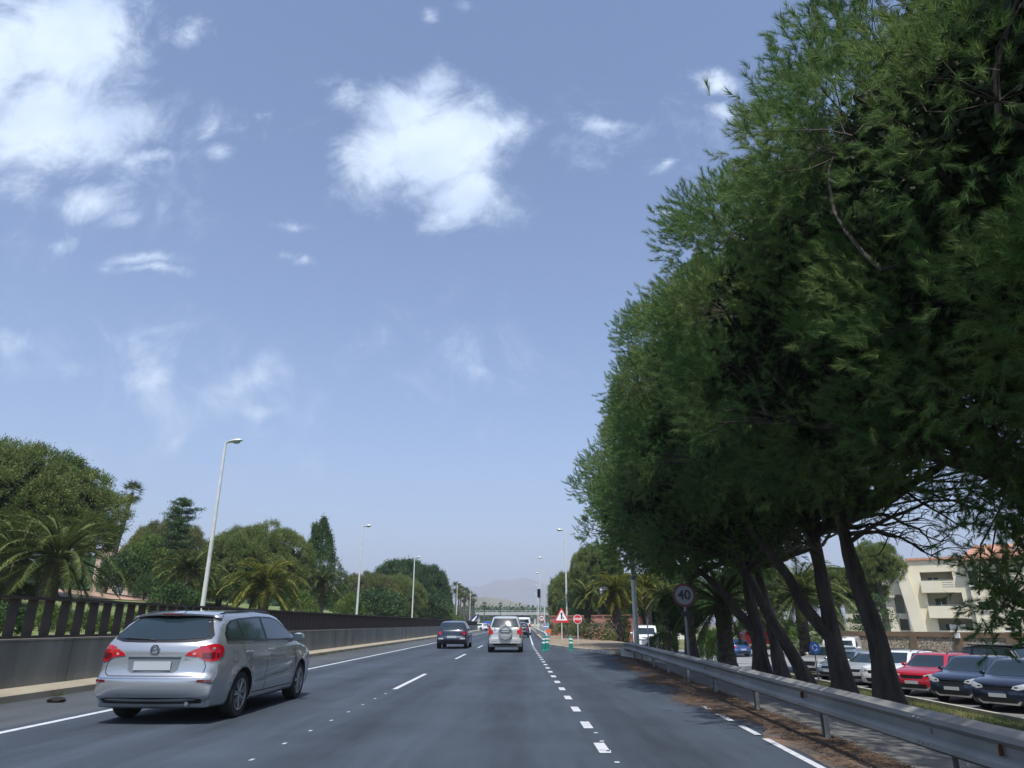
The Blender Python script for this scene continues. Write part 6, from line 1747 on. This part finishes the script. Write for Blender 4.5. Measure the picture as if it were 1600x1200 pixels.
    B.line('front_door_gap', [(.86, zb - .04), (.80, .34)], 'R', M_gap, t, w=.012, both=True)
    if rails:
        for sg in (1, -1): MB().tube([(sg * hw * .66, -h + .6, H * .97), (sg * hw * .68, -h + .8, H + .03), (sg * hw * .68, .0, H + .03), (sg * hw * .66, .2, H * .975)], .018, 6).build('roof_rail', M_trim, t)
    mirror(t, B, .74 if kd != 'van' else h - 1.1, zb + .02, paint_m)
    return t

silver_estate((-5.14, 12.40, 0), -.012)
spec('crossover', 4.16, 1.48, 1.76, 'hatch', 2.6, .32)
spec('suv', 4.45, 1.64, 1.84, 'suv', 2.68, .345)
spec('offroad', 3.95, 1.69, 1.72, 'suv', 2.4, .35)
spec('hatch', 4.25, 1.47, 1.78, 'hatch', 2.6, .32)
spec('jeep', 4.2, 1.82, 1.87, 'boxy', 2.6, .39)
spec('van', 5.2, 2.1, 1.95, 'van', 3.1, .34)

# dark crossover ahead in the fence side lane
c = vehicle('crossover', 'crossover_car', 'dark navy crossover seen from behind with a pale blank plate', M_p['dnavy'], (-4.15, 42.6, 0), 0)
B = SPECS['crossover']['B']
for sg in (1, -1):
    B.decal('fog_lamp', [(sg * x, z) for x, z in [(.46, .50), (.74, .50), (.74, .57), (.48, .57)]], 'B', M_plate, c, off=.012)
MB().box((0, 0, 0), (.05, .02, .07)).build('rear_badge', M_chrome, c, loc=(0, B.hit('B', 0, .90)[0].y - .01, .90))
# silver off-roader with the spare wheel
c = vehicle('offroad', 'off_road_car', 'silver off-road car with a covered spare wheel on its tailgate', M_p['silver2'], (-1.02, 37.2, 0), 0, rails=True, plate=False)
B = SPECS['offroad']['B']; yb = B.hit('B', 0, .9)[0].y
sw = MB().lathe([(0, yb - .24), (.22, yb - .245), (.30, yb - .235), (.335, yb - .19), (.335, yb - .02), (0, yb - .02)], 32, axis='Y', c=(.02, 0, .90)).build('spare_wheel', M_p['silver2'], c, smooth=True)
mb = MB(); n = 20
for k in range(n):
    a0 = math.pi * 1.02 + math.pi * .96 * k / n; a1 = math.pi * 1.02 + math.pi * .96 * (k + 1) / n
MB().prism([(.31 * math.cos(a), .31 * math.sin(a)) for a in np.linspace(math.pi * 1.04, math.pi * 1.96, 18)] + [(.25 * math.cos(a), .25 * math.sin(a) * .6) for a in np.linspace(math.pi * 1.96, math.pi * 1.04, 18)], yb - .262, yb - .235, 'XZ').build('lower_cover_ring', M_chrome, sw, loc=(.02, 0, .90))
MB().box((.02, yb - .25, .95), (.52, .02, .16)).build('dark_cover_band', mat('cover_grey', (.10, .12, .14), .5), sw)
MB().box((.02, yb - .262, .96), (.36, .01, .035)).build('cover_lettering_band', M_plate, sw)
MB().prism([(-.335, .0), (-.31, .12), (-.22, .25), (0, .33), (.22, .25), (.31, .12), (.335, 0), (.26, .06), (.16, .18), (0, .24), (-.16, .18), (-.26, .06)], yb - .30, yb - .02, 'XZ').build('upper_cover_hood', M_p['silver2'], sw, loc=(.02, 0, .98))
MB().box((0, yb - .06, .52), (1.5, .12, .2)).build('rear_bumper', M_p['silver2'], c)
for sg in (1, -1):
    MB().box((sg * .55, yb - .125, .56), (.30, .02, .06)).build('bumper_lamp', M_plate, c)
    MB().box((sg * .745, yb + .02, .98), (.11, .10, .34)).build('upright_tail_lamp', M_tail, c)
MB().box((-.50, yb - .02, 1.33 - .22), (.10, .03, .03)).build('tailgate_handle', M_chrome, c)
# vehicles further ahead
vehicle('van', 'delivery_van', 'white van far ahead in the same lane as the silver off-roader', M_p['white'], (-.35, 92, 0), 0, 'van', plate=False)
vehicle('hatch', 'distant_car', 'dark car half hidden in front of the distant white van', M_p['dnavy'], (-.55, 76, 0), 0, plate=False, front=False)
vehicle('hatch', 'distant_car', 'small white car far ahead just past the fence end', M_p['white'], (-9.6, 147, 0), .9, plate=False)
vehicle('hatch', 'distant_car', 'small red car following the white one past the fence end', M_p['red'], (-9.3, 156, 0), .9, plate=False)
vehicle('suv', 'distant_car', 'grey car far down the fence side lane', M_p['grey'], (-4.3, 180, 0), 0, plate=False)
vehicle('van', 'delivery_van', 'second white van beyond the first, near the overpass', M_p['white'], (-.9, 190, 0), 0, 'van', plate=False)

# parked row
HD = math.radians(125)
hv = Vector((-math.sin(HD), math.cos(HD), 0))
def park(key, name, label, pm, fy, off=0, fx_=15.7, rz=HD, **kw):
    h = SPECS[key]['L'] / 2; f = Vector((fx_ + off, fy, 0)); d = Vector((-math.sin(rz), math.cos(rz), 0)); c = f - d * h
    return vehicle(key, name, label, pm, (c.x, c.y, -1.49), rz, group='cars parked in the row facing the road', rear=False, **kw)
park('hatch', 'parked_car', 'pale green car cut by the frame edge, nearest in the parked row', M_p['green'], 22.6, face=3)
park('suv', 'parked_car', 'glossy dark blue car with large bright headlamp, second from the frame edge', M_p['dnavy'], 25.3, chrome_low=True, face=0)
park('suv', 'parked_car', 'navy car between the red one and the dark blue one', M_p['navy'], 27.9, face=1, chrome_low=True)
park('suv', 'parked_car', 'bright red car with a black roof rail next to the thick trunk', M_p['red'], 30.7, face=2, rails=True, chrome_low=True)
park('suv', 'parked_car', 'white car whose roof shows behind the red one', M_p['white'], 33.6, face=0, rails=True)
park('hatch', 'parked_car', 'light silver car with swept headlamps between the two trunks', M_p['silver2'], 36.2, face=0)
park('hatch', 'parked_car', 'blue grey car with an arched side window behind the forked trunk', M_p['grey'], 38.9, face=0)
park('suv', 'parked_car', 'silver car with an upright barred grille, last in the row', M_p['silver2'], 41.6, face=1)
vehicle('jeep', 'parked_off_roader', 'black boxy off-roader with a hard top in front of the stone wall', M_p['black'], (22.9, 35.0, -1.49), math.radians(205), group='cars parked along the stone wall', rear=False)
vehicle('van', 'parked_van', 'white van seen beside the forked trunk near the stone wall', M_p['white'], (19.4, 45.4, -1.49), math.radians(150), 'van', group='cars parked along the stone wall')
vehicle('hatch', 'parked_car', 'bright blue car near the stone wall behind the parked row', M_p['blue'], (21.0, 41.3, -1.49), math.radians(150), group='cars parked along the stone wall')
p = at(1140, 1006, 62); vehicle('hatch', 'parked_car', 'blue and red car on the pale side road beside the thick palm trunk', M_p['blue'], (p.x, p.y, th(p.x, p.y) + .05), .3, front=False)
p = at(1009, 1005, 56); vehicle('van', 'parked_van', 'white van behind the utility pole with its dark windscreen', M_p['white'], (p.x, p.y, th(p.x, p.y)), math.radians(170), 'van')
# kiosk across the side road
p = at(1180, 1003, 76); g = th(p.x, p.y); zc = p.z
t = thing('market_tent', 'small red tent with a white pennant across the side road', 'tent', (p.x, p.y, g))
MB().add([(-1.5, -1.2, 1.5), (1.5, -1.2, 1.5), (1.5, 1.2, 1.5), (-1.5, 1.2, 1.5), (0, 0, 2.5)], [(0, 1, 4), (1, 2, 4), (2, 3, 4), (3, 0, 4)]).build('canopy', M_red, t)
MB().box((0, 0, 1.0), (2.8, 2.2, 1.0)).build('side_cloth', M_red, t)
for x in (-1.4, 1.4):
    for y in (-1.1, 1.1): MB().box((x, y, .75), (.06, .06, 1.5)).build('leg', M_galvd, t)
t2 = thing('pennant', 'tall white pennant beside the red tent', 'flag', (p.x - .9, p.y - 1.6, g))
MB().cyl((0, 0, -.2), (0, 0, 3.3), .03, .03, 6).build('pole', M_galvd, t2)
MB().prism([(0, 1.4), (.35, 1.1), (.5, 2.0), (.1, 3.3), (0, 3.3)], -.01, .01, 'XZ').build('cloth', M_signw, t2)
p = at(1165, 1012, 60)
t = thing('wire_fence', 'thin post and wire fence at the edge of the pale side road', 'fence', (0, 0, 0))
mb = MB(); pts = [(8 + i * 2.3, 44.5) for i in range(9)]
for x, y in pts: MB().cyl((x, y, th(x, y) - .1), (x, y, th(x, y) + 1.0), .03, .03, 6).build('post', M_galvd, t)
for z in (.5, .95): mb.tube([(x, y, th(x, y) + z) for x, y in pts], .008, 4)
mb.build('wire', M_galvd, t)

# ------------------------------------------------------------------ haze
mh = bpy.data.materials.new('haze_air'); mh.use_nodes = True
nt = mh.node_tree; nt.nodes.remove(nt.nodes['Principled BSDF'])
pv = nt.nodes.new('ShaderNodeVolumePrincipled'); pv.inputs['Density'].default_value = 3.4e-4
pv.inputs['Color'].default_value = (.76, .82, .95, 1); pv.inputs['Anisotropy'].default_value = 0.0
nt.links.new(pv.outputs[0], nt.nodes['Material Output'].inputs['Volume'])
HT = 520
mb = MB(); mb.box((0, 3600, (HT - 8) / 2), (13000, 8200, HT + 8))
o = mb.build('haze', mh); tag(o, 'pale haze that fades the far mountains', None, None, 'stuff')
